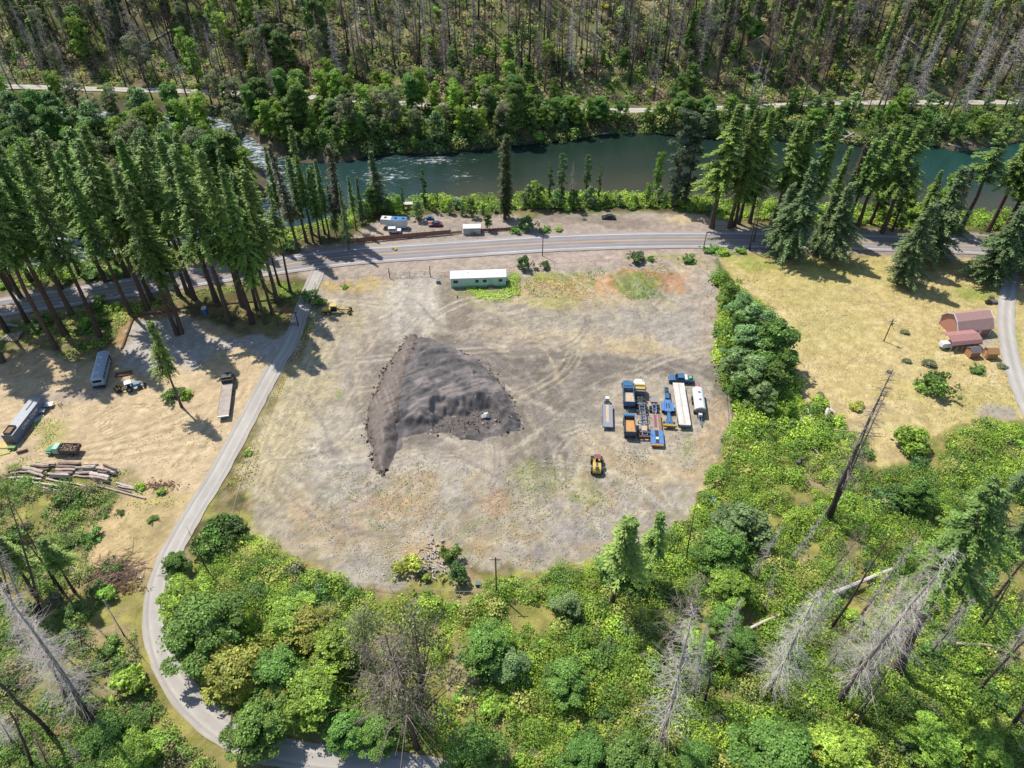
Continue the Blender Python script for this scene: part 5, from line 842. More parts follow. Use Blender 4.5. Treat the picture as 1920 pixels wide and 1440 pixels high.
for s in (-1, 1): b.tube((s * .5, -3.6, .8), (s * .05, -7.0, .7), .08)
b.build('tongue', BLUE, t); MB().box(-.4, .4, -4.7, -4.0, .9, 1.5).build('tongue_box', WHITE, t); wheels(t, (1.9, .6), (-1.05, 1.05), .5, .5); wheels(t, (-2.6,), (-1.0, 1.0), .45, .4)
t = at('tilt_trailer', 'grey flat deck trailer with a white box at its nose', 'trailer', 1139, 775, 1.0, -5)
MB().box(-1.1, 1.1, -4.2, 3.0, .75, .95).build('deck', GREY, t); MB().box(-.32, .32, -2.9, 2.8, .954, .99).build('deck_strip', TAN, t); MB().box(-1.14, 1.14, -4.35, -4.203, .7, 1.05).build('tail_bar', LB, t)
for s in (-1, 1): MB().box(s * 1.14 - .035, s * 1.14 + .035, -4.2, 3.0, .9, 1.12).build('side_rail', LB, t)
MB().box(-.45, .45, 4.3, 5.2, .6, 1.5).build('winch_box', WHITE, t); b = MB(); [b.tube((s * .6, 3.0, .8), (0, 5.6, .75), .07) for s in (-1, 1)]; b.build('tongue', DGREY, t); MB().box(-.7, .7, 3.1, 4.2, .7, .8).build('nose_plate', BLACK, t); wheels(t, (-.9, -2.1), (-.98, .98), .42, .4)
# pickup
def pickup(label, u, v, hdg, cm, cat='pickup truck'):
    t = at('pickup_truck', label, cat, u, v, 1.0, hdg); w2 = .97
    MB().prism([(-2.9, .5), (2.8, .5), (2.85, 1.0), (1.35, 1.15), (-.7, 1.15), (-2.9, 1.12)], -w2, w2).build('body', cm, t, bevel=.05)
    MB().prism([(-.75, 1.153), (1.35, 1.153), (.75, 1.85), (-.6, 1.88)], -w2 * .9, w2 * .9).build('cab', cm, t, bevel=.05)
    MB().add([(-.8,1.36,1.2),(.8,1.36,1.2),(.74,.82,1.8),(-.74,.82,1.8),(-.8,1.4,1.21),(.8,1.4,1.21),(.74,.86,1.81),(-.74,.86,1.81)], [(0,1,2,3),(4,5,6,7),(0,1,5,4),(1,2,6,5),(2,3,7,6),(3,0,4,7)]).build('windshield', GLASS, t)
    for s in (-1, 1): MB().box(s * w2 * .905 - .012, s * w2 * .905 + .012, -.5, .75, 1.3, 1.74).build('side_window', GLASS, t); MB().box(s * .7 - .16, s * .7 + .16, 2.83, 2.88, .75, .95).build('headlight', WHITE, t)
    MB().box(-.85, .85, -2.75, -1.5, 1.123, 1.14).build('bed_liner', BLACK, t); MB().box(-.9, .9, -1.45, -.8, 1.13, 1.5).build('tool_box', WHITE, t); MB().box(-.95, .95, 2.86, 3.0, .42, .7).build('bumper', CHROME, t)
    wheels(t, (1.9, -1.75), (-.85, .85), .4, .28); return t
t = pickup('bright blue pickup with white tool box and a green load in the bed', 1277, 709, 84, BLUE)
p = t.matrix_basis @ Vector((-.1, -2.1, 1.15)); o = MB().box(-.4, .4, -.45, .45, 0, .45, tx=.8, ty=.8).build('storage_tub', mat((120, 210, 160), .5), None, p); tag(o, 'pale green tub in the bed of the blue pickup', 'tub')
# wheel loader
t = at('wheel_loader', 'yellow wheel loader parked alone below the blue trailers', 'wheel loader', 1119, 868, 1.2, -4)
MB().prism([(-2.6, .8), (-.3, .8), (-.3, 1.9), (-2.2, 1.85), (-2.6, 1.4)], -.85, .85).build('engine_hood', YEL, t, bevel=.06); MB().box(-.4, .4, -2.4, -1.7, 1.853, 1.9).build('hood_grille', BLACK, t); MB().box(-.2, .2, -1.5, -.5, 1.905, 1.96).build('hood_vent', DGREY, t)
MB().box(-.75, .75, -.29, 1.0, .9, 1.5).build('front_frame', YEL, t); b = MB().box(-.72, .72, -.2, .95, 2.72, 2.86); [b.tube((i * .66, j, 1.5), (i * .66, j, 2.72), .05) for i in (-1, 1) for j in (-.12, .88)]; b.build('canopy', mat((138, 80, 82), .7), t); MB().box(-.3, .3, -.1, .45, 1.503, 2.0).build('seat', BLACK, t)
for s in (-1, 1): MB().prism([(.9, 1.3), (1.3, 1.6), (2.5, .55), (2.3, .35)], s * .5 - .1, s * .5 + .1).build('lift_arm', YEL, t)
MB().prism([(2.2, .15), (3.0, .1), (3.1, .2), (2.5, .35), (2.4, 1.05), (2.2, 1.0)], -1.2, 1.2).build('bucket', mat((190, 176, 150), .6), t); wheels(t, (1.2, -1.7), (-1.0, 1.0), .72, .5, hub=YEL)
# motor grader
t = at('motor_grader', 'yellow motor grader parked under the tree shade by the fence', 'motor grader', 629, 581, 1.0, -87); t.scale = (.85, .85, .85)
MB().prism([(-4.2, .9), (-1.4, .9), (-1.4, 1.9), (-3.8, 1.9), (-4.2, 1.5)], -.7, .7).build('engine_hood', YEL, t, bevel=.05); MB().prism([(-1.38, .9), (.5, .9), (.4, 3.0), (-1.3, 3.0)], -.75, .75).build('cab', GLASS, t); MB().box(-.85, .85, -1.4, .6, 3.003, 3.12).build('cab_roof', YEL, t, bevel=.04)
MB().prism([(.5, 1.3), (.5, 1.7), (4.2, 1.55), (4.7, 1.1), (4.7, .8), (4.1, 1.2)], -.18, .18).build('main_beam', YEL, t); b = MB(); b.box(-1.9, 1.9, 1.5, 1.6, .18, .85); o = b.build('blade', STEEL, t); o.rotation_euler = (0, 0, R(25)); MB().tube((0, 1.6, .9), (0, 1.6, 1.25), .75, n=20).build('turntable', YEL, t)
wheels(t, (-2.2, -3.7), (-1.0, 1.0), .65, .42, hub=YEL); wheels(t, (4.4,), (-1.0, 1.0), .65, .4, hub=YEL)

# ------------------------------------------------------------------ left clearing: bus, tractor, truck, container
SILV_SKY = mat((186, 206, 228), .3, .15, .12)  # silver body colour with the sky's blue reflection tinted into it
t = at('bus', 'old silver white bus parked in tree shade on the dirt clearing', 'bus', 187, 685, 2.6, 15); t.scale = (1.06, 1.0, 1.0)
n = 10; pr = [(-1.25, .55), (1.25, .55), (1.25, 2.5)] + [(1.25 * math.cos(a), 2.5 + .55 * math.sin(a)) for a in np.linspace(.15, math.pi - .15, n)] + [(-1.25, 2.5)]
MB().prismy(pr, -5.4, 5.2).build('body', SILV_SKY, t, bevel=.08)
for s in (-1, 1):
    for k in range(7): MB().box(s * 1.256 - .012, s * 1.256 + .012, -4.3 + k * 1.25, -3.4 + k * 1.25, 1.75, 2.4).build('side_window', GLASS, t)
MB().box(-1.0, 1.0, 5.203, 5.24, 1.6, 2.5).build('windshield', GLASS, t); MB().box(-.9, .9, -5.44, -5.403, 1.7, 2.35).build('rear_window', GLASS, t); MB().box(-1.25, 1.25, -5.75, -5.445, .4, .8).build('bumper', BLACK, t)
for y in (-3.4, -.4, 2.6): MB().box(-.3, .3, y - .3, y + .3, 3.02, 3.16).build('roof_vent', WHITE, t)
MB().box(1.262, 1.28, 3.6, 4.5, .7, 2.4).build('door', GLASS, t); wheels(t, (3.2, -3.0), (-1.05, 1.05), .5, .32)
t = at('farm_tractor', 'small blue tractor under a white canopy beside the bus', 'tractor', 245, 723, 1.2, -62)
TB = mat((60, 140, 190), .4)
MB().prism([(.2, .75), (2.0, .75), (2.0, 1.4), (.2, 1.5)], -.42, .42).build('hood', TB, t, bevel=.05); MB().box(-.5, .5, -1.0, .19, .6, 1.1).build('chassis', TB, t); b = MB().box(-.8, .8, -1.15, .45, 2.3, 2.42, tx=.92, ty=.92); [b.tube((i * .65, j, 1.1), (i * .65, j, 2.3), .04) for i in (-1, 1) for j in (-.95, .15)]; b.build('canopy', WHITE, t); MB().box(-.3, .3, -.7, -.2, 1.103, 1.6).build('seat', BLACK, t)
for s in (-1, 1): MB().prism([(.6, 1.1), (1.0, 1.3), (2.6, .6), (2.5, .4)], s * .55 - .06, s * .55 + .06).build('loader_arm', TB, t)
MB().prism([(2.5, .15), (3.1, .1), (2.75, .4), (2.6, .8), (2.45, .8)], -.85, .85).build('bucket', BLACK, t); wheels(t, (-.55,), (-.75, .75), .72, .4); wheels(t, (1.6,), (-.6, .6), .42, .28)
MB().prism([(-1.1, .6), (-1.7, 1.3), (-2.2, .5), (-2.0, .4), (-1.65, 1.0), (-1.15, .45)], -.12, .12).build('backhoe_boom', YEL, t)
t = at('ride_on_trencher', 'little yellow digger with open seat between bus and tractor', 'digger', 220, 727, .8, 40)
MB().box(-.5, .5, -.9, .9, .4, .95, tx=.85).build('body', YEL, t, bevel=.04); MB().box(-.25, .25, -.3, .2, .953, 1.45).build('seat', BLACK, t); MB().prism([(.9, .6), (1.4, 1.5), (2.1, .6), (1.9, .5), (1.4, 1.2), (1.0, .5)], -.1, .1).build('digging_arm', YEL, t); MB().box(-.55, .55, -1.3, -.903, .2, .8).build('blade', BLACK, t); wheels(t, (.55, -.55), (-.6, .6), .36, .26)
p = G(232, 702); tag(MB().box(-1.9, 1.9, -.7, .7, .02, .14).box(-1.9, 1.9, -.75, -.703, .02, .3).box(-1.9, 1.9, .703, .75, .02, .3).build('flat_skid', RUST, None, p), 'rusty flat skid lying beside the silver bus', 'skid').rotation_euler = (0, 0, R(18))
# black flatbed
t = at('flatbed_truck', 'black cab truck with a long weathered flat deck in the clearing', 'truck', 424, 738, 1.2, 12)
frame(t, -7.4, 5.0, .75, .95, BLACK, 10); truckcab(t, 4.0, BLACK, 1.8, 2.3, 2.75); MB().box(-1.22, 1.22, -7.6, 3.6, 1.1, 1.3).build('deck', mat((190, 176, 164), .9, 0, .45, scale=.7), t); MB().box(-1.22, 1.22, 3.603, 3.75, 1.1, 2.3).build('headboard', BLACK, t); MB().box(-1.24, 1.24, -7.9, -7.603, 1.05, 1.34).build('tail_plate', WHITE, t)
for s in (-1, 1): MB().box(s * 1.25 - .028, s * 1.25 + .028, -7.6, 3.6, 1.02, 1.33).build('side_rail', BLACK, t)
wheels(t, (6.6,), (-1.0, 1.0), .5, .32); wheels(t, (-4.6, -5.9), (-.98, .98), .5, .55); wheels(t, (1.9, .7), (-.98, .98), .5, .55)
# shipping container: far end near (66,745), near end near (5,815)
a_, b_ = G(68, 745, 2.6), G(12, 817, 2.6); hd = math.atan2(-(a_[0] - b_[0]), a_[1] - b_[1]); mx_ = ((a_[0] + b_[0]) / 2, (a_[1] + b_[1]) / 2)
t = thing('shipping_container', 'long grey shipping container with white lettering and a crate on its roof', 'container', (mx_[0], mx_[1], .05), hd)
CG = mat((156, 162, 172), .5, .1, .25); CB = mat((120, 140, 170), .5, .1, .3)
b = MB().box(-1.2, 1.2, -6.0, 6.0, .12, 2.5)
for k in range(40):
    y = -5.8 + k * .297; b.box(-1.235, -1.2, y, y + .15, .3, 2.42).box(1.2, 1.235, y, y + .15, .3, 2.42)
b.build('shell', CB, t); MB().box(-1.22, 1.22, -6.05, 6.05, 2.503, 2.6).build('roof', CG, t); b = MB(); [b.box(i * 1.16 - .1, i * 1.16 + .1, j * 6.0 - .1, j * 6.0 + .1, 0, 2.5) for i in (-1, 1) for j in (-1, 1)]; b.build('corner_post', CB, t)
for s in (-1, 1): MB().box(s * .58 - .55, s * .58 + .55, -6.09, -6.04, .25, 2.4).build('door', mat((120, 118, 124), .6, 0, .4), t)
MB().box(-.12, .12, 1.8, 4.9, 2.604, 2.7).build('roof_slot', BLACK, t)
cu = bpy.data.curves.new('lettering', 'FONT'); cu.body = 'CMA CGM'; cu.size = 1.25; cu.extrude = .004; cu.align_x = 'CENTER'; cu.align_y = 'CENTER'; cu.space_character = 1.12; cu.offset = .02
o = bpy.data.objects.new('lettering', cu); COL.objects.link(o); o.parent = t; o.rotation_euler = (math.pi / 2, 0, math.pi / 2); o.location = (1.243, .2, 1.55); cu.materials.append(WHITE)
bpy.context.view_layer.update(); me = bpy.data.meshes.new_from_object(o); bpy.data.objects.remove(o); o = obj('lettering', me, t, (1.243, .2, 1.55)); o.rotation_euler = (math.pi / 2, 0, math.pi / 2)
q = t.matrix_basis @ Vector((0, -4.6, 2.66)); b = MB().box(-.75, .75, -1.2, 1.2, 0, .1); b.box(-.75, -.68, -1.2, 1.2, .1, .5).box(.68, .75, -1.2, 1.2, .1, .5).box(-.68, .68, -1.2, -1.13, .1, .5).box(-.68, .68, 1.13, 1.2, .1, .5).box(-.6, .5, -.9, .8, .1, .3)
o = b.build('wooden_crate', WOOD, None, q); o.rotation_euler = (0, 0, hd); tag(o, 'open wooden crate lying on the grey container roof', 'crate')
# green truck
t = at('farm_truck', 'old green truck loaded with firewood rounds in a wooden bed', 'truck', 118, 842, 1.2, 88)
GRN = mat((60, 150, 104), .45, 0, .25); frame(t, -3.3, 2.0, .6, .85, BLACK)
MB().prism([(.5, .6), (2.0, .6), (2.0, 1.5), (1.7, 2.15), (.6, 2.2), (.5, 2.1)], -.95, .95).build('cab', mat((150, 206, 180), .45, 0, .2), t, bevel=.07); MB().prism([(2.003, .6), (3.5, .6), (3.55, 1.1), (2.003, 1.42)], -.72, .72).build('hood', GRN, t, bevel=.08)
b = MB(); [b.prism([(2.1, .55), (3.5, .55), (3.3, 1.0), (2.3, 1.02)], s * .74, s * 1.0) for s in (-1, 1)]; b.build('fender', GRN, t); MB().add([(-.82,2.0,1.55),(.82,2.0,1.55),(.8,1.72,2.08),(-.8,1.72,2.08),(-.82,2.03,1.56),(.82,2.03,1.56),(.8,1.75,2.09),(-.8,1.75,2.09)], [(0,1,2,3),(4,5,6,7),(0,1,5,4),(1,2,6,5),(2,3,7,6),(3,0,4,7)]).build('windshield', GLASS, t)
MB().box(-1.15, 1.15, -3.5, .42, 1.05, 1.18).box(-1.15, -1.08, -3.5, .42, 1.18, 1.9).box(1.08, 1.15, -3.5, .42, 1.18, 1.9).box(-1.08, 1.08, -3.5, -3.43, 1.18, 1.9).box(-1.08, 1.08, .35, .42, 1.18, 1.9).build('stake_bed', mat((98, 80, 70), .9, 0, .4), t); wheels(t, (2.7,), (-.85, .85), .42, .25); wheels(t, (-2.1,), (-.85, .85), .42, .45)
b = MB()
for k in range(170):
    x, y = random.uniform(-1.0, 1.0), random.uniform(-3.35, .28); z = 1.2 + random.uniform(.0, .62); a = random.uniform(0, 3.14); d_ = Vector((math.cos(a), math.sin(a), random.uniform(-.3, .3))) * random.uniform(.1, .24); c = Vector((x, y, z)); b.tube(c - d_, c + d_, random.uniform(.07, .14), n=6, m=k % 2)
o = b.build('firewood_load', [mat((176, 150, 126), .9), mat((128, 104, 86), .9)], None, t.location); o.rotation_euler = t.rotation_euler; tag(o, 'heap of split firewood in the green truck bed', 'firewood', kind='stuff')
# odds and ends by the container
def plank_stack(name, label, cat, u, v, L, wd, n, m, rz):
    p = G(u, v); b = MB(); [b.box(-L / 2 + random.uniform(-.2, .2), L / 2 + random.uniform(-.2, .2), -wd / 2 + k * wd / n, -wd / 2 + (k + .85) * wd / n, .05, .2 + .04 * (k % 3)) for k in range(n)]
    o = b.build(name, m, None, p); o.rotation_euler = (0, 0, R(rz)); return tag(o, label, cat)
plank_stack('board_stack', 'yellow stack of boards at the near end of the container', 'boards', 8, 836, 3.2, 1.6, 6, YEL, 8); plank_stack('board_stack', 'loose pale yellow boards below the yellow stack', 'boards', 5, 850, 2.8, 1.3, 5, mat((220, 210, 120), .8), 25)
p = G(24, 842); b = MB().box(-.8, .8, -.35, .35, .3, .7); [b.tube((i * .5, j * .45 - .1, .25), (i * .5, j * .45 + .1, .25), .25, n=10) for i in (-1, 1) for j in (-1, 1)]; o = b.build('garden_cart', mat((90, 150, 60), .6), None, p); tag(o, 'small green wheeled cart by the yellow boards', 'cart')
p = G(42, 846, .3); o = MB().tube((-1, -.4, .0), (.9, .4, .1), .28, .24, 9).build('tree_stump', mat((120, 96, 76), .95), None, p); tag(o, 'short brown log butt lying near the green cart', 'log')
for u, v, s, l in ((91, 758, 1.5, 'white topped table standing by the container'), (78, 770, 1.1, 'smaller white table against the container side')):
    p = G(u, v, .7); t = thing('table', l, 'table', (p[0], p[1], 0), R(10)); MB().box(-s * .6, s * .6, -s * .5, s * .5, .7, .78).build('table_top', WHITE, t)
    for i in (-1, 1):
        for j in (-1, 1): MB().box(i * s * .5 - .04, i * s * .5 + .04, j * s * .4 - .04, j * s * .4 + .04, 0, .697).build('leg', STEEL, t)
p = G(114, 760); b = MB(); [b.tube((0, -.35 + .7 * i, .35), (0, -.3 + .7 * i, .35), .35, n=12) for i in (0, 1)]; b.tube((0, -.35, .35), (0, .4, .35), .06).tube((0, 0, .35), (-1.4, 0, .3), .05); o = b.build('wheel_axle', BLACK, None, p); o.rotation_euler = (0, 0, R(120)); tag(o, 'black pair of wheels on an axle near the white tables', 'axle')
p = G(73, 783, .0); plank_stack('board_stack', 'flat pale boards leaning along the container', 'boards', 73, 785, 2.2, .7, 3, WHITE, 60); plank_stack('board_stack', 'short reddish boards in the weeds by the container', 'boards', 52, 812, 1.6, .6, 3, mat((196, 140, 90), .8), 70)
t = at('portable_toilet', 'blue portable toilet with white roof under the firs', 'portable toilet', 386, 590, 0, 10)
MB().box(-.6, .6, -.6, .6, .1, 2.1).build('cabin', mat((60, 96, 150), .5), t); MB().prismy([(-.64, 2.103), (.64, 2.103), (.5, 2.35), (0, 2.45), (-.5, 2.35)], -.64, .64).build('roof', WHITE, t); MB().box(-.4, .4, -.63, -.604, .2, 2.0).build('door', mat((80, 120, 176), .5), t)
# ranch gate
pl, pr_, = G(521, 611), G(560, 612); hd = math.atan2(pr_[1] - pl[1], pr_[0] - pl[0]); wd = math.hypot(pr_[0] - pl[0], pr_[1] - pl[1]) / 2
t = thing('ranch_gate', 'brown timber ranch gateway with a sign over the drive', 'gate', ((pl[0] + pr_[0]) / 2, (pl[1] + pr_[1]) / 2, 0), hd); BRN = mat((116, 76, 56), .9, 0, .3)
for s in (-1, 1): MB().tube((s * wd, 0, -.3), (s * wd, 0, 4.6), .17, .15, 8).build('post', BRN, t)
MB().tube((-wd - .5, 0, 4.5), (wd + .5, 0, 4.5), .16, n=8).build('crossbeam', BRN, t); MB().box(-.9, .9, -.05, .05, 4.68, 5.15).build('sign_board', mat((150, 90, 66), .8), t)
b = MB();
for s in (-1, 1):
    x0, x1 = (s * .1, s * (wd - .2)); [b.tube((x0, 0, z), (x1, 0, z), .05) for z in (.35, .75, 1.15)]; [b.tube((x0 + (x1 - x0) * k / 3, 0, .3), (x0 + (x1 - x0) * k / 3, 0, 1.2), .05) for k in range(4)]; b.tube((x0, 0, .35), (x1, 0, 1.15), .045)
b.build('gate_leaf', RUST, t)

# ------------------------------------------------------------------ logs, stumps, brush
LOGP, LOGS_ = [mat((206, 188, 170), .9, 0, .3), mat((160, 132, 116), .9, 0, .35), mat((228, 216, 204), .9, 0, .2), mat((126, 100, 88), .9, 0, .3)], []
def log(p0, p1, r, m, desc, group):
    p0, p1 = Vector(p0), Vector(p1); c = (p0 + p1) / 2; b = MB(); n = 4; d = p1 - p0; off = [Vector((0, 0, 0))] + [Vector((random.gauss(0, .06), random.gauss(0, .06), random.gauss(0, .04))) for _ in range(n - 1)] + [Vector((0, 0, 0))]
    for k in range(n): b.tube(p0 - c + d * (k / n) + off[k], p0 - c + d * ((k + 1) / n) + off[k + 1], r * (1 - .25 * k / n), r * (1 - .25 * (k + 1) / n), 8)
    o = b.build('log', m, None, c); auto(o, desc, 'log', group); return o
Z2 = [(100,880,260,840,.28,1),(90,915,300,925,.3,3),(280,845,500,892,.5,0),(360,830,570,825,.3,0),(420,805,640,795,.26,0),(390,860,560,850,.3,1),(670,790,910,790,.42,1),(650,825,880,840,.4,1),(640,860,860,865,.4,0),(640,895,830,900,.4,1),(585,935,800,940,.5,0),(880,860,1080,850,.3,0),(950,810,1110,800,.3,3),(950,830,1090,825,.3,0),(860,895,1050,885,.28,0),(830,925,1010,935,.24,0),(870,905,1060,900,.24,1),(1120,855,1210,872,.4,2),(1120,895,1230,912,.42,2),(1185,812,1330,862,.36,2),(1030,910,1240,955,.5,2),(1020,935,1200,975,.36,0),(1060,965,1230,988,.36,2),(1200,880,1310,905,.4,2),(1220,835,1350,880,.3,2),(100,950,290,940,.26,2),(300,945,480,965,.28,2),(130,895,330,880,.26,0),(150,860,300,850,.28,3),(480,900,610,905,.3,3),(330,880,500,935,.36,0),(200,980,910,1075,.26,2),(530,955,970,1040,.18,2),(1090,1030,1640,1175,.22,0),(1310,1000,1510,1060,.2,2),(1330,1030,1560,1090,.2,0),(1400,1010,1600,1120,.18,0),(1250,1050,1480,1110,.2,1),(400,1050,720,1090,.18,2),(900,1125,1160,1130,.14,0),(560,1085,700,1075,.16,2),(100,925,330,960,.22,0)]
for x0, y0, x1, y1, r, mi in Z2:
    a, c = G(x0 / 6, 740 + y0 / 6), G(x1 / 6, 740 + y1 / 6); h0 = r + random.uniform(0, .12); log((*a[:2], h0), (*c[:2], h0 + random.uniform(-.04, .1)), r, LOGP[mi], ['pale bark free log', 'brown barked log', 'bleached white log', 'dark barked log'][mi], 'logs heaped along the clearing edge')
for k in range(16):
    x0, y0, x1, y1, r, mi = Z2[random.randint(2, 24)]; a, c = G(x0 / 6 + random.uniform(-2, 2), 740 + y0 / 6 + random.uniform(-1, 2)), G(x1 / 6, 740 + y1 / 6 + random.uniform(-1, 2)); log((*a[:2], r * 2 + .3), (*c[:2], r * 2 + .25), .26, LOGP[k % 3], ['pale bark free log', 'brown barked log', 'bleached white log'][k % 3], 'logs heaped along the clearing edge')
for k in range(11):
    t_ = k / 10; a, c = G(14 + 30 * t_, 629 - 6 * t_), G(1 + 30 * t_, 640 + 1 * t_); log((*a[:2], .25), (*c[:2], .25), .2, LOGP[(0, 0, 1, 0)[k % 4]], ['pale cut log', 'brown cut log'][k % 4 == 2], 'stack of short logs under the firs')
for (a, c, r, m, d) in [((16,612),(38,616),.4,GREY,'thick grey fallen log'),((62,608),(98,602),.3,GREY,'curved grey fallen log'),((1556,1122),(1664,1080),.42,LOGP[2],'long white fallen log'),((1398,1190),(1458,1162),.3,LOGP[2],'white fallen log'),((1495,815),(1538,866),.22,LOGP[0],'thin pale fallen log'),((1510,772),(1526,815),.5,LOGP[2],'white rotten log'),((1517,778),(1524,812),.4,LOGP[2],'white rotten log'),((1496,780),(1506,805),.36,LOGP[2],'white rotten log'),((1549,776),(1542,800),.4,LOGP[2],'white rotten log'),((1553,774),(1563,783),.3,LOGP[2],'white rotten log'),((1538,812),(1550,828),.3,LOGP[2],'white rotten log'),((1560,812),(1650,818),.14,LOGP[0],'thin pale fallen log'),((1668,1188),(1722,1190),.3,GREY,'grey fallen log'),((1785,1215),(1850,1222),.3,LOGP[0],'pale fallen log'),((1900,1405),(1925,1440),.3,LOGP[2],'white fallen log'),((396,200),(433,221),.45,LOGP[0],'pale log slanting into the rapids'),((1300,253),(1318,258),.3,LOGP[2],'pale driftwood log'),((1118,254),(1150,250),.3,LOGP[0],'pale driftwood log'),((1178,258),(1200,256),.25,LOGP[0],'pale driftwood log'),((1480,278),(1500,276),.3,LOGP[2],'pale driftwood log'),((1776,274),(1800,280),.3,LOGP[2],'pale driftwood log'),((1808,267),(1822,272),.25,LOGP[2],'pale driftwood log'),((1600,252),(1570,268),.4,LOGP[0],'pale driftwood log'),((1575,258),(1612,262),.4,LOGP[0],'pale driftwood log'),((1585,248),(1600,262),.35,LOGP[2],'pale driftwood log'),((1588,266),(1622,270),.35,LOGP[0],'pale driftwood log'),((150,1400),(190,1390),.25,GREY,'grey fallen log'),((316,1080),(350,1050),.14,LOGP[0],'thin pale fallen log')]:
    p0, p1 = GT(*a), GT(*c); up = 1.1 if a[1] > 1000 and a[0] > 1300 else .5 if a[1] > 760 and a[0] > 1400 else 0; log((p0[0], p0[1], p0[2] + r + up), (p1[0], p1[1], p1[2] + r + up), r, m, d, 'fallen logs')
for (a, c) in [((1412,128),(1422,165)),((1420,130),(1430,168)),((425,72),(440,85)),((380,65),(470,78)),((330,60),(365,90)),((1380,95),(1430,70)),((118,80),(150,118)),((205,60),(240,95)),((540,48),(600,66)),((700,110),(760,150)),((845,60),(900,95)),((1290,120),(1330,160)),((1500,130),(1560,120)),((1690,70),(1750,110)),((470,60),(500,100)),((640,40),(690,80)),((250,100),(320,60)),((1110,60),(1150,100)),((980,90),(1020,130)),((1820,90),(1890,120))]:
    p0, p1 = GT(*a), GT(*c); log((p0[0], p0[1], p0[2] + .35), (p1[0], p1[1], p1[2] + .35), .34, LOGP[random.choice([0, 0, 2])], 'pale fallen trunk on the far hillside', 'fallen trunks on the far hillside')
def stump(u, v, r, h, m, label=None):
    p = GT(u, v); o = MB().tube((0, 0, -.2), (0, 0, h), r * 1.25, r, 9).build('tree_stump', m, None, p)
    if label: tag(o, label, 'stump')
    else: auto(o, 'cut grey stump', 'stump', 'stumps')
for u, v, r, h in ((1487,728,.8,.7),(1536,745,.8,.6),(1582,802,.7,.6),(1862,568,.9,.7),(1858,560,.6,.5),(1491,882,.4,2.4),(1499,872,.3,1.8),(1665,700,.5,.5),(490,1090,.5,.6),(1797,1240,.4,2.0)): stump(u, v, r, h, mat((112, 98, 90), .95))
stump(118, 1378, .7, .9, mat((150, 92, 68), .9), 'rusty red stump beside the lower driveway'); stump(1915, 1370, 1.6, 1.2, mat((70, 58, 50), .95), 'wide dark burnt stump with roots on the bramble slope')
b0, b1 = [], []
for k in range(420):
    c = np.array([random.gauss(0, 2.6), random.gauss(0, 1.7), 0]); c[2] = max(.1, 1.3 - .25 * (c[0] ** 2 * .35 + c[1] ** 2)) * random.random(); a = random.gauss(.55, .7); d_ = np.array([math.cos(a), math.sin(a), random.gauss(0, .18)]) * random.uniform(.5, 2.2); b0.append(c - d_); b1.append(c + d_)
o = obj('brush_heap', tmesh('brush_heap', [tubes(b0, b1, np.full(420, .06), np.full(420, .02))], [alb((176, 150, 128))]), None, G(218, 1072)); tag(o, 'heap of brown cut branches above the driveway bend', 'brush heap')
for u, v, l in ((300, 912, 'low brown heap of bark scraps at the clearing edge'), (810, 1052, 'pale heap of broken concrete beside the young conifers'), (236, 1104, 'scatter of dry brown branches near the brush heap')):
    r_ = np.random.default_rng(u); c = r_.normal(0, 1, (110, 3)) * [2.2 if u != 810 else 1.4, .9 if u != 810 else 2.2, 0]; a = r_.uniform(0, 3.14, 110); d_ = np.column_stack([np.cos(a), np.sin(a), r_.normal(0, .2, 110)]) * r_.uniform(.15, .45, (110, 1)); c[:, 2] = r_.uniform(.05, .5, 110)
    rr = np.full(110, .14 if u == 810 else .08); tag(obj('rubble_heap', tmesh('rubble_heap', [tubes(c - d_, c + d_, rr, rr * .8, 5)], [alb((206, 196, 186)) if u == 810 else alb((140, 108, 86))]), None, G(u, v)), l, 'heap', kind='stuff')
# border kerb of the gravel lot
b = MB(); pts = [G(u, v) for u, v in [(229,655),(240,625),(250,598),(262,592),(300,588),(350,577),(400,572),(480,566),(545,560)]]
for p0, p1 in zip(pts[:-1], pts[1:]): b.tube((*p0[:2], .22), (*p1[:2], .22), .3, n=6)
tag(b.build('lot_border', mat((120, 92, 66), .95), None), 'brown earth and log border around the gravel lot', 'border')

# ------------------------------------------------------------------ buildings
def window(parent, x0, x1, y, z0, z1, glass=GLASS, s=-1):
    f = MB().box(x0 - .07, x1 + .07, y + (s * .05 if s < 0 else 0), y + (0 if s < 0 else .05), z0 - .07, z1 + .07).build('window', WHITE, parent); MB().box(x0, x1, y + s * .05 - .012, y + s * .05 - .003 if s < 0 else y + s * .05 + .012, z0, z1).build('pane', glass, f)
x, y, _ = G(896.5, 513, 3.2); t = thing('mobile_home', 'long pale green mobile home with white metal roof', 'mobile home', (x, y + .0, 0), R(3.5)); MG = mat((196, 232, 206), .6, 0, .08)
MB().box(-7.7, 7.7, -1.9, 1.9, .55, 3.0).build('wall', MG, t); MB().box(-7.65, 7.65, -1.85, 1.85, 0, .547).build('skirting', mat((168, 206, 186), .7), t); MB().prism([(-2.02, 3.003), (2.02, 3.003), (2.0, 3.12), (0, 3.42), (-2.0, 3.12)], -7.85, 7.85).build('roof', mat((246, 246, 246), .4, 0, .05), t)
for x0, x1 in ((-7.0, -5.7), (-.9, .1), (1.2, 2.3), (5.6, 6.7)): window(t, x0, x1, -1.9, 1.5, 2.45)
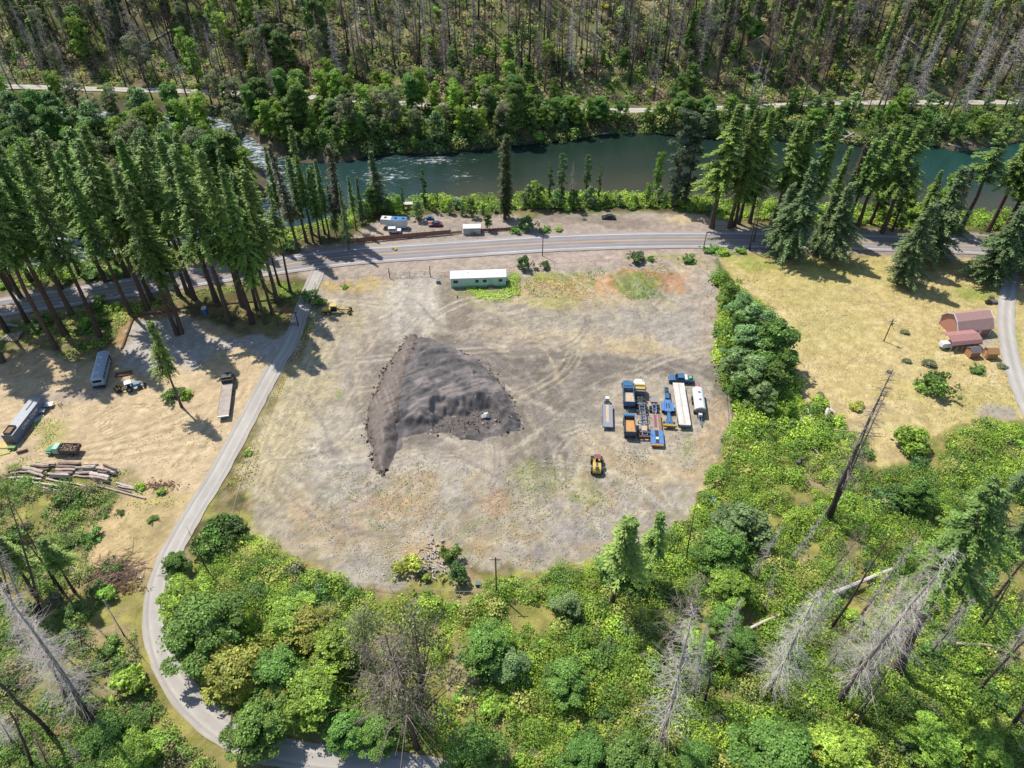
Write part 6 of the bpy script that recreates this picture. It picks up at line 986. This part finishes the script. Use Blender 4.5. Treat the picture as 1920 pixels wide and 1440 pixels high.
MB().box(3.0, 3.95, -1.95, -1.903, .6, 2.6).build('door', mat((190, 214, 200), .5), t); MB().box(2.7, 4.2, -3.0, -1.96, 0, .5).box(2.7, 4.2, -3.5, -3.003, 0, .25).build('steps', WOOD, t); MB().tube((-2.8, .3, 3.3), (-2.8, .3, 3.75), .12).build('roof_vent', STEEL, t); MB().box(7.7, 8.2, -.6, .5, .8, 1.9).build('cooler_box', WHITE, t)
b = MB(); [b.tube((math.cos(k) * .2, -2.3 - .1 * k, .2), (math.cos(k) * .2 + .1, -2.3 - .1 * k, .2), .35, n=12) for k in range(2)]; o = b.build('tyre_pile', TYRE, None, G(857, 548)); tag(o, 'two black tyres lying before the mobile home', 'tyres')
o = MB().box(-.6, .6, -.4, .4, 0, .7, tx=.9).box(-.5, .5, -.3, .3, .703, .9).build('utility_box', mat((110, 130, 150), .6), None, G(822, 531)); tag(o, 'small grey blue utility box by the yard entrance', 'utility box')
# white box by the board fence
t = at('storage_shed', 'white metal storage shed behind the brown board fence', 'shed', 885, 431, 1.0, 3); MB().box(-2.7, 2.7, -1.3, 1.3, .1, 2.2).build('wall', mat((206, 198, 188), .6, 0, .2), t); MB().prism([(-1.4, 2.203), (1.4, 2.203), (1.4, 2.3), (0, 2.62), (-1.4, 2.3)], -2.8, 2.8).build('roof', WHITE, t); MB().box(-.7, .7, -1.34, -1.304, .15, 2.0).build('door', mat((190, 182, 174), .6), t)
# barn
x, y, _ = G(1812, 606, 2.0); t = thing('barn', 'reddish brown gambrel barn with white trim', 'barn', (x, y, 0), R(10)); RED = mat((198, 156, 144), .6, .05, .2); RWALL = mat((170, 118, 100), .7, 0, .2); PINK = mat((206, 146, 122), .7, 0, .15)
L2, w_, hw, hb, hr = 4.7, 3.4, 2.6, 4.4, 5.5; wb = 2.0
MB().prism([(-w_, 0), (w_, 0), (w_, hw), (wb, hb - .06), (0, hr - .06), (-wb, hb - .06), (-w_, hw)], -L2, L2).build('wall', RWALL, t)
MB().prism([(-w_, 0), (w_, 0), (w_, hw), (wb, hb - .1), (0, hr - .1), (-wb, hb - .1), (-w_, hw)], -L2 - .03, -L2 - .003).build('gable_wall', PINK, t)
for sg in (-1, 1):
    MB().prism([(sg * (w_ + .35), hw - .3), (sg * (w_ + .35), hw - .2), (sg * wb, hb + .1), (sg * wb, hb)], -L2 - .4, L2 + .4).build('lower_roof', RED, t); MB().prism([(sg * wb, hb + .003), (sg * wb, hb + .11), (0, hr + .11), (0, hr)], -L2 - .4, L2 + .4).build('upper_roof', RED, t)
    for e in (-1, 1):
        b = MB(); b.tube((e * (L2 + .43), sg * (w_ + .35), hw - .2), (e * (L2 + .43), sg * wb, hb + .08), .13, n=4).tube((e * (L2 + .43), sg * wb, hb + .08), (e * (L2 + .43), 0, hr + .1), .13, n=4).tube((e * (L2 + .05), sg * w_, 0), (e * (L2 + .05), sg * w_, hw), .12, n=4); b.build('trim', WHITE, t)
MB().box(1.0, 2.0, -w_ - .06, -w_ - .003, .1, 2.2).build('door', WHITE, t); MB().box(-L2 - .07, -L2 - .033, -2.8, -1.9, .1, 1.2).build('hatch', BLACK, t); window(t, -2.4, -1.4, -w_, 1.0, 1.9)
# carport
x, y, _ = G(1804, 631, 2.6); t = thing('carport', 'maroon metal carport open towards the lawn', 'carport', (x, y, 0), R(8)); CR = mat((194, 140, 132), .55, .05, .25)
MB().prism([(-2.6, 2.1), (-2.5, 2.1), (-1.9, 2.75), (0, 3.25), (1.9, 2.75), (2.5, 2.1), (2.6, 2.1), (2.0, 2.85), (0, 3.35), (-2.0, 2.85)], -4.1, 4.1).build('roof', CR, t)
b = MB();
for k in range(14): xx = -4.0 + k * .62; b.prism([(-1.99, 2.855), (0, 3.353), (0, 3.40), (-1.99, 2.90)], xx, xx + .06)
b.build('roof_rib', mat((168, 108, 102), .5, .05), t)
for k in range(6):
    for s in (-1, 1): MB().tube((-3.9 + k * 1.56, s * 2.45, 0), (-3.9 + k * 1.56, s * 2.45, 2.15), .05, n=6).build('post', WHITE, t)
MB().box(-4.0, 4.0, -2.58, -2.5, 1.75, 2.1).build('fascia', mat((120, 62, 62), .6), t)
q = t.matrix_basis @ Vector((-4.2, -.7, 0)); t2 = thing('camper_trailer', 'white rounded trailer nose showing under the carport end', 'trailer', tuple(q), R(98)); MB().prism([(-1.6, .5), (1.2, .5), (1.6, .9), (1.3, 1.9), (-1.6, 1.9)], -.8, .8).build('body', WHITE, t2, bevel=.1); wheels(t2, (-.4,), (-.75, .75), .32, .2); MB().tube((0, 1.6, .55), (0, 2.6, .5), .06).build('hitch', BLACK, t2)
for u, v, c1, c2, l, rz in ((1824, 661, (186,118,76), (122,112,112), 'small brown shed with dark grey shingle roof by the carport', 8), (1857, 663, (196,132,80), (180,132,84), 'small brown shed with tan roof beside the gravel lane', 0)):
    x, y, _ = G(u, v, 1.0); t = thing('garden_shed', l, 'shed', (x, y, 0), R(rz)); a = 1.25
    MB().prism([(-1.1, .1), (1.1, .1), (1.1, 1.9), (0, 2.6), (-1.1, 1.9)], -a, a).build('wall', mat(c1, .8, 0, .2), t); MB().prism([(-1.3, 1.72), (0, 2.613), (1.3, 1.72), (1.3, 1.84), (0, 2.75), (-1.3, 1.84)], -a - .15, a + .15).build('roof', mat(c2, .85, 0, .2), t)
    if rz: b = MB(); [b.box(-a - .04, -a - .003, -.9 + k * .6, -.5 + k * .6, .2, 1.8) for k in range(3)]; b.build('siding_board', mat((224, 168, 120), .8), t)
    else: MB().box(-a - .04, -a - .003, -.4, .4, .15, 1.7).build('door', mat((226, 186, 150), .7), t)
o = MB().tube((0, 0, 0), (0, 0, .9), .3, n=10).build('barrel', mat((210, 60, 50), .5), None, G(1853, 671)); tag(o, 'red barrel at the corner of the tan roofed shed', 'barrel')
o = MB().box(-.8, .8, -.45, .45, .3, .75).box(-.3, .3, -.4, .4, .753, 1.2).build('lawn_mower', BLACK, None, G(1852, 569)); tag(o, 'dark ride on mower on the grass by the lane', 'mower')
# roadside camp: fifth wheel, jeep, cars
t = at('camper', 'big white fifth wheel camper with a slide out, by the river trees', 'camper', 739, 417, 1.8, 85)
CW = mat((232, 232, 230), .4, 0, .1); MB().prism([(-4.0, .6), (2.4, .6), (2.4, 1.5), (4.2, 1.5), (4.2, 2.9), (3.9, 3.35), (-4.0, 3.2)], -1.22, 1.22).build('body', CW, t, bevel=.06); MB().box(-1.15, 1.15, -3.9, .8, 3.26, 3.3).build('roof_cover', mat((60, 140, 200), .4), t)
for y_ in (-3.0, -.6, 2.6): MB().box(-.35, .35, y_ - .35, y_ + .35, 3.36, 3.55).build('roof_vent', mat((60, 70, 84), .5), t)
MB().box(1.223, 2.1, -2.2, .2, .75, 2.75).build('slide_out', CW, t); MB().box(2.103, 2.12, -1.7, -.3, 1.5, 2.3).build('slide_window', GLASS, t); MB().box(1.223, 1.24, 1.4, 3.0, 1.8, 2.5).build('side_window', GLASS, t); MB().box(1.223, 1.24, -3.6, -2.6, 1.7, 2.3).build('side_window', GLASS, t); MB().box(1.2235, 1.235, -4.0, 2.4, 1.05, 1.3).build('stripe', mat((150, 70, 80), .5), t); wheels(t, (-1.6, -2.5), (-1.0, 1.0), .4, .28); MB().box(-.1, .1, 2.41, 2.7, .2, 1.5).build('landing_leg', STEEL, t)
t = at('jeep', 'small white boxy off road car beside the camper', 'car', 740, 432, .8, -88)
MB().prism([(-2.0, .45), (2.0, .45), (2.0, 1.05), (.6, 1.12), (-2.0, 1.12)], -.85, .85).build('body', WHITE, t, bevel=.05); MB().prism([(-2.0, 1.123), (.6, 1.123), (.35, 1.8), (-1.95, 1.8)], -.78, .78).build('hardtop', WHITE, t, bevel=.05)
for s in (-1, 1): MB().box(s * .785 - .012, s * .785 + .012, -1.8, .2, 1.25, 1.65).build('side_window', GLASS, t)
MB().box(-.7, .7, .52, .56, 1.2, 1.7).build('windshield', GLASS, t); wheels(t, (1.3, -1.2), (-.75, .75), .4, .25)
def car(label, u, v, hdg, cm, roofm=None):
    t = at('car', label, 'car', u, v, .6, hdg); MB().prism([(-2.2, .35), (2.2, .35), (2.25, .7), (1.1, .92), (-1.5, .95), (-2.25, .85)], -.88, .88).build('body', cm, t, bevel=.08); MB().prism([(-1.6, .953), (1.05, .923), (.3, 1.4), (-.9, 1.42)], -.74, .74).build('roof', roofm or cm, t, bevel=.08)
    MB().add([(-.66,1.0,.98),(.66,1.0,.98),(.6,.36,1.38),(-.6,.36,1.38),(-.66,1.03,1.0),(.66,1.03,1.0),(.6,.39,1.4),(-.6,.39,1.4)], [(0,1,2,3),(4,5,6,7),(0,1,5,4),(1,2,6,5),(2,3,7,6),(3,0,4,7)]).build('windshield', GLASS, t)
    for s in (-1, 1): MB().box(s * .745 - .012, s * .745 + .012, -1.0, .4, 1.0, 1.32).build('side_window', GLASS, t)
    wheels(t, (1.35, -1.35), (-.8, .8), .33, .22); return t
car('red and dark blue sedan parked near the camper', 816, 420, 93, mat((150, 40, 66), .35, .1), mat((40, 60, 100), .3)); car('lone black hatchback on the dark gravel strip by the river', 1141, 407, 88, mat((44, 46, 56), .3, .1)); 
o = MB().box(-1.2, 1.2, -.6, .6, .3, .75).box(-.5, .5, -.4, .4, .753, 1.1).build('covered_cart', mat((60, 110, 150), .6), None, GT(806, 412)); tag(o, 'blue tarp covered load beside the sedan', 'covered load')
t = thing('boat_shelter', 'small white roofed shelter on the bank behind the camper', 'shelter', GT(766, 392), R(4)); MB().prism([(-.9, 1.9), (0, 2.3), (.9, 1.9), (0, 2.4)], -1.6, 1.6).build('roof', WHITE, t); MB().box(-1.4, 1.4, -.7, .7, 0, 1.1).build('wall', ORANGE, t)
[MB().tube((i * 1.3, j * .75, 0), (i * 1.3, j * .75, 2.0), .05).build('post', WOOD, t) for i in (-1, 1) for j in (-1, 1)]

# ------------------------------------------------------------------ fences, gates, poles
def fence_boards(name, label, a, c, hgt, m, post=2.4, board=True):
    p0, p1 = np.array(GT(*a)), np.array(GT(*c)); L = np.hypot(*(p1 - p0)[:2]); t = thing(name, label, 'fence', tuple(p0), math.atan2(p1[1] - p0[1], p1[0] - p0[0])); n = max(2, int(L / post) + 1); b = MB(); x = 0
    while x < L: b.box(x, min(L, x + .27), -.02, .02, .08, hgt + random.uniform(-.05, .05)); x += .285
    b.build('board_panel', m, t); MB().box(0, L, .023, .08, .4, .5).box(0, L, .023, .08, hgt - .4, hgt - .3).build('rail', m, t)
    for k in range(n): MB().box(k * L / (n - 1) - .06, k * L / (n - 1) + .06, .083, .2, 0, hgt + .55).build('post', WOOD, t)
FB = mat((152, 84, 62), .85, 0, .3)
fence_boards('board_fence', 'long reddish brown board fence beside the highway', (655, 458), (845, 440.5), 1.6, FB); fence_boards('board_fence', 'low worn orange board section beside the brown fence', (846, 440), (866, 438.5), .9, mat((214, 140, 96), .85)); fence_boards('board_fence', 'shorter reddish board fence beyond the white shed', (870, 438), (966, 432), 1.1, FB)
def chain_fence(label, pts, hgt=1.8, rail=True, gap=3.0, m=STEEL, mesh_=True):
    P = resample([G(u, v) for u, v in pts], gap); z0 = [H1(*q) for q in P]; t = thing('chain_link_fence', label, 'fence', (P[0][0], P[0][1], z0[0])); o = np.array([P[0][0], P[0][1], z0[0]]); pts3 = [np.array([q[0], q[1], z]) - o for q, z in zip(P, z0)]
    for q in pts3: MB().tube(tuple(q), tuple(q + [0, 0, hgt]), .035, n=6).build('post', m, t)
    b = MB(); [b.tube(tuple(q + [0, 0, hgt]), tuple(r_ + [0, 0, hgt]), .028, n=5) for q, r_ in zip(pts3[:-1], pts3[1:])]; b.build('top_rail', m, t)
    if mesh_:
        p0, p1 = [], []
        for q, r_ in zip(pts3[:-1], pts3[1:]):
            for k in range(14):
                a = q + (r_ - q) * k / 14; c_ = q + (r_ - q) * (k + 1) / 14; p0 += [a + [0, 0, .05], a + [0, 0, hgt]]; p1 += [c_ + [0, 0, hgt], c_ + [0, 0, .05]]
        v_, f_ = tubes(p0, p1, np.full(len(p0), .006), np.full(len(p0), .006)); obj('wire_mesh', mesh_np('wire_mesh', v_, f_, None, [m]), t)
GALV = mat((196, 196, 190), .5, .2, .15)
chain_fence('grey chain link fence along the driveway side of the yard', [(592,540),(572,590),(560,640),(540,690),(512,750),(490,810),(470,870),(448,940),(432,1000)], m=GALV); chain_fence('pale chain link fence across the bottom of the yard', [(610,1098),(690,1102),(760,1110),(880,1120),(930,1112),(980,1092),(1030,1068)], 1.6, m=GALV); chain_fence('pale chain link fence beside the white tanker trailer', [(1362,738),(1365,780),(1368,822),(1372,880)], m=GALV); chain_fence('short chain link fence at the lawn corner', [(1341,480),(1346,495),(1352,512)], m=GALV)
chain_fence('thin wire fence between yard and highway shoulder', [(808,521),(840,517),(960,508),(1000,504),(1180,492),(1330,482)], 1.3, gap=4.0, m=DGREY, mesh_=False); chain_fence('thin wire fence east of the driveway mouth', [(592,535),(660,527),(730,522)], 1.3, gap=4.0, m=DGREY, mesh_=False)
a, c = G(731, 522), G(807, 518); t = thing('yard_gate', 'wire yard gate between two tall posts at the highway', 'gate', a, math.atan2(c[1] - a[1], c[0] - a[0])); L = math.hypot(c[0] - a[0], c[1] - a[1])
for x_ in (0, L): MB().tube((x_, 0, -.2), (x_, 0, 3.4), .12, n=8).build('post', mat((130, 110, 96), .9), t)
for x0, x1 in ((.2, L / 2 - .05), (L / 2 + .05, L - .2)):
    b = MB(); [b.tube((x0, 0, z), (x1, 0, z), .03, n=5) for z in (.2, .7, 1.2, 1.7)]; [b.tube((x0 + (x1 - x0) * k / 4, 0, .2), (x0 + (x1 - x0) * k / 4, 0, 1.7), .03, n=5) for k in range(5)]; b.build('gate_leaf', DGREY, t)
def pole(label, u, v, tv, r=.15, arm=True, guys=(), tr=False):
    p = GT(u, v); h = hat(p[0], p[1], p[2], tv); t = thing('utility_pole', label, 'utility pole', p); PM = mat((104, 84, 70), .9, 0, .3); MB().tube((0, 0, -.3), (0, 0, h), r, r * .75, 10).build('pole', PM, t)
    if arm: MB().box(-.9, .9, -.06, .06, h - .75, h - .62).build('crossarm', PM, t); [MB().tube((x_, 0, h - .62), (x_, 0, h - .45), .05, n=8).build('insulator', WHITE, t) for x_ in (-.8, .8)]
    if tr: MB().tube((.28, 0, h - 1.9), (.28, 0, h - 1.2), .2, n=12).build('transformer', STEEL, t)
    for gu, gv in guys: q = Vector(GT(gu, gv)) - Vector(p); MB().tube((0, 0, h * .85), tuple(q), .035, n=5).build('guy_wire', WHITE, t)
pole('brown utility pole standing among brambles below the yard', 931, 1117, 1045); pole('utility pole at the highway edge with weeds at its foot', 1017, 481, 435, arm=False); pole('leaning looking pole in the dry lawn with a small transformer', 1656, 642, 598, tr=True); pole('utility pole at the lawn corner beside the highway', 1318, 471, 437, arm=False); pole('shaded utility pole held by two white guy wires', 1570, 488, 443, guys=((1612, 512), (1622, 505)))
o = MB().tube((0, 0, 0), (0, 0, 1.0), .16, .02, 10).box(-.2, .2, -.2, .2, 0, .04).build('traffic_cone', mat((240, 90, 50), .6), None, G(1209, 529)); tag(o, 'orange cone in the weeds at the top of the yard', 'cone')
o = MB().box(-.7, .7, -.5, .5, 0, .6, tx=.8).box(-.3, .6, -.3, .4, .603, .8).build('trash_bag', mat((150, 190, 220), .5), None, G(1336, 940)); tag(o, 'pale blue and white bag dumped at the yard fence', 'bag')
o = MB().box(-.5, .5, -.35, .35, 0, .6).box(-.52, .52, -.37, .37, .603, .68).build('storage_bin', mat((70, 120, 120), .6), None, G(897, 1097)); tag(o, 'small teal bin beside the rubble heap', 'bin')
# far stand of burnt trunks beyond what can be counted
def merged_snags(n):
    V_, F_, C_, o_ = [], [], [], 0; r = np.random.default_rng(77)
    src = [TREES[k][2] for k in ('snag_a', 'snag_c', 'snag_e')]; dat = []
    for tm, cm in src:
        for me in (tm, cm):
            v = np.empty(len(me.vertices) * 3, np.float32); me.vertices.foreach_get('co', v); f = np.empty(len(me.loops), np.int32); me.loops.foreach_get('vertex_index', f); c = np.empty(len(me.vertices) * 4, np.float32); me.attributes['Col'].data.foreach_get('color', c); dat.append((v.reshape(-1, 3), f.reshape(-1, 4), c.reshape(-1, 4)[:, :3]))
    k = 0
    while k < n:
        p = GT(r.uniform(-40, 1980), r.uniform(-40, 165))
        if p is None: continue
        s = r.uniform(.5, .85); a = r.uniform(0, 6.28); i = r.integers(0, 3); k += 1
        for v, f, c in dat[2 * i:2 * i + 2]:
            q = v * s; V_.append(np.column_stack([q[:, 0] * np.cos(a) - q[:, 1] * np.sin(a) + p[0], q[:, 0] * np.sin(a) + q[:, 1] * np.cos(a) + p[1], q[:, 2] + p[2] - .2])); F_.append(f + o_); C_.append(c); o_ += len(v)
    tag(obj('burnt_forest', mesh_np('burnt_forest', np.concatenate(V_), np.concatenate(F_), np.concatenate(C_), [M_BARK])), 'distant mass of burnt trunks on the far hillside', None, None, 'stuff')
merged_snags(420)
finish_labels()
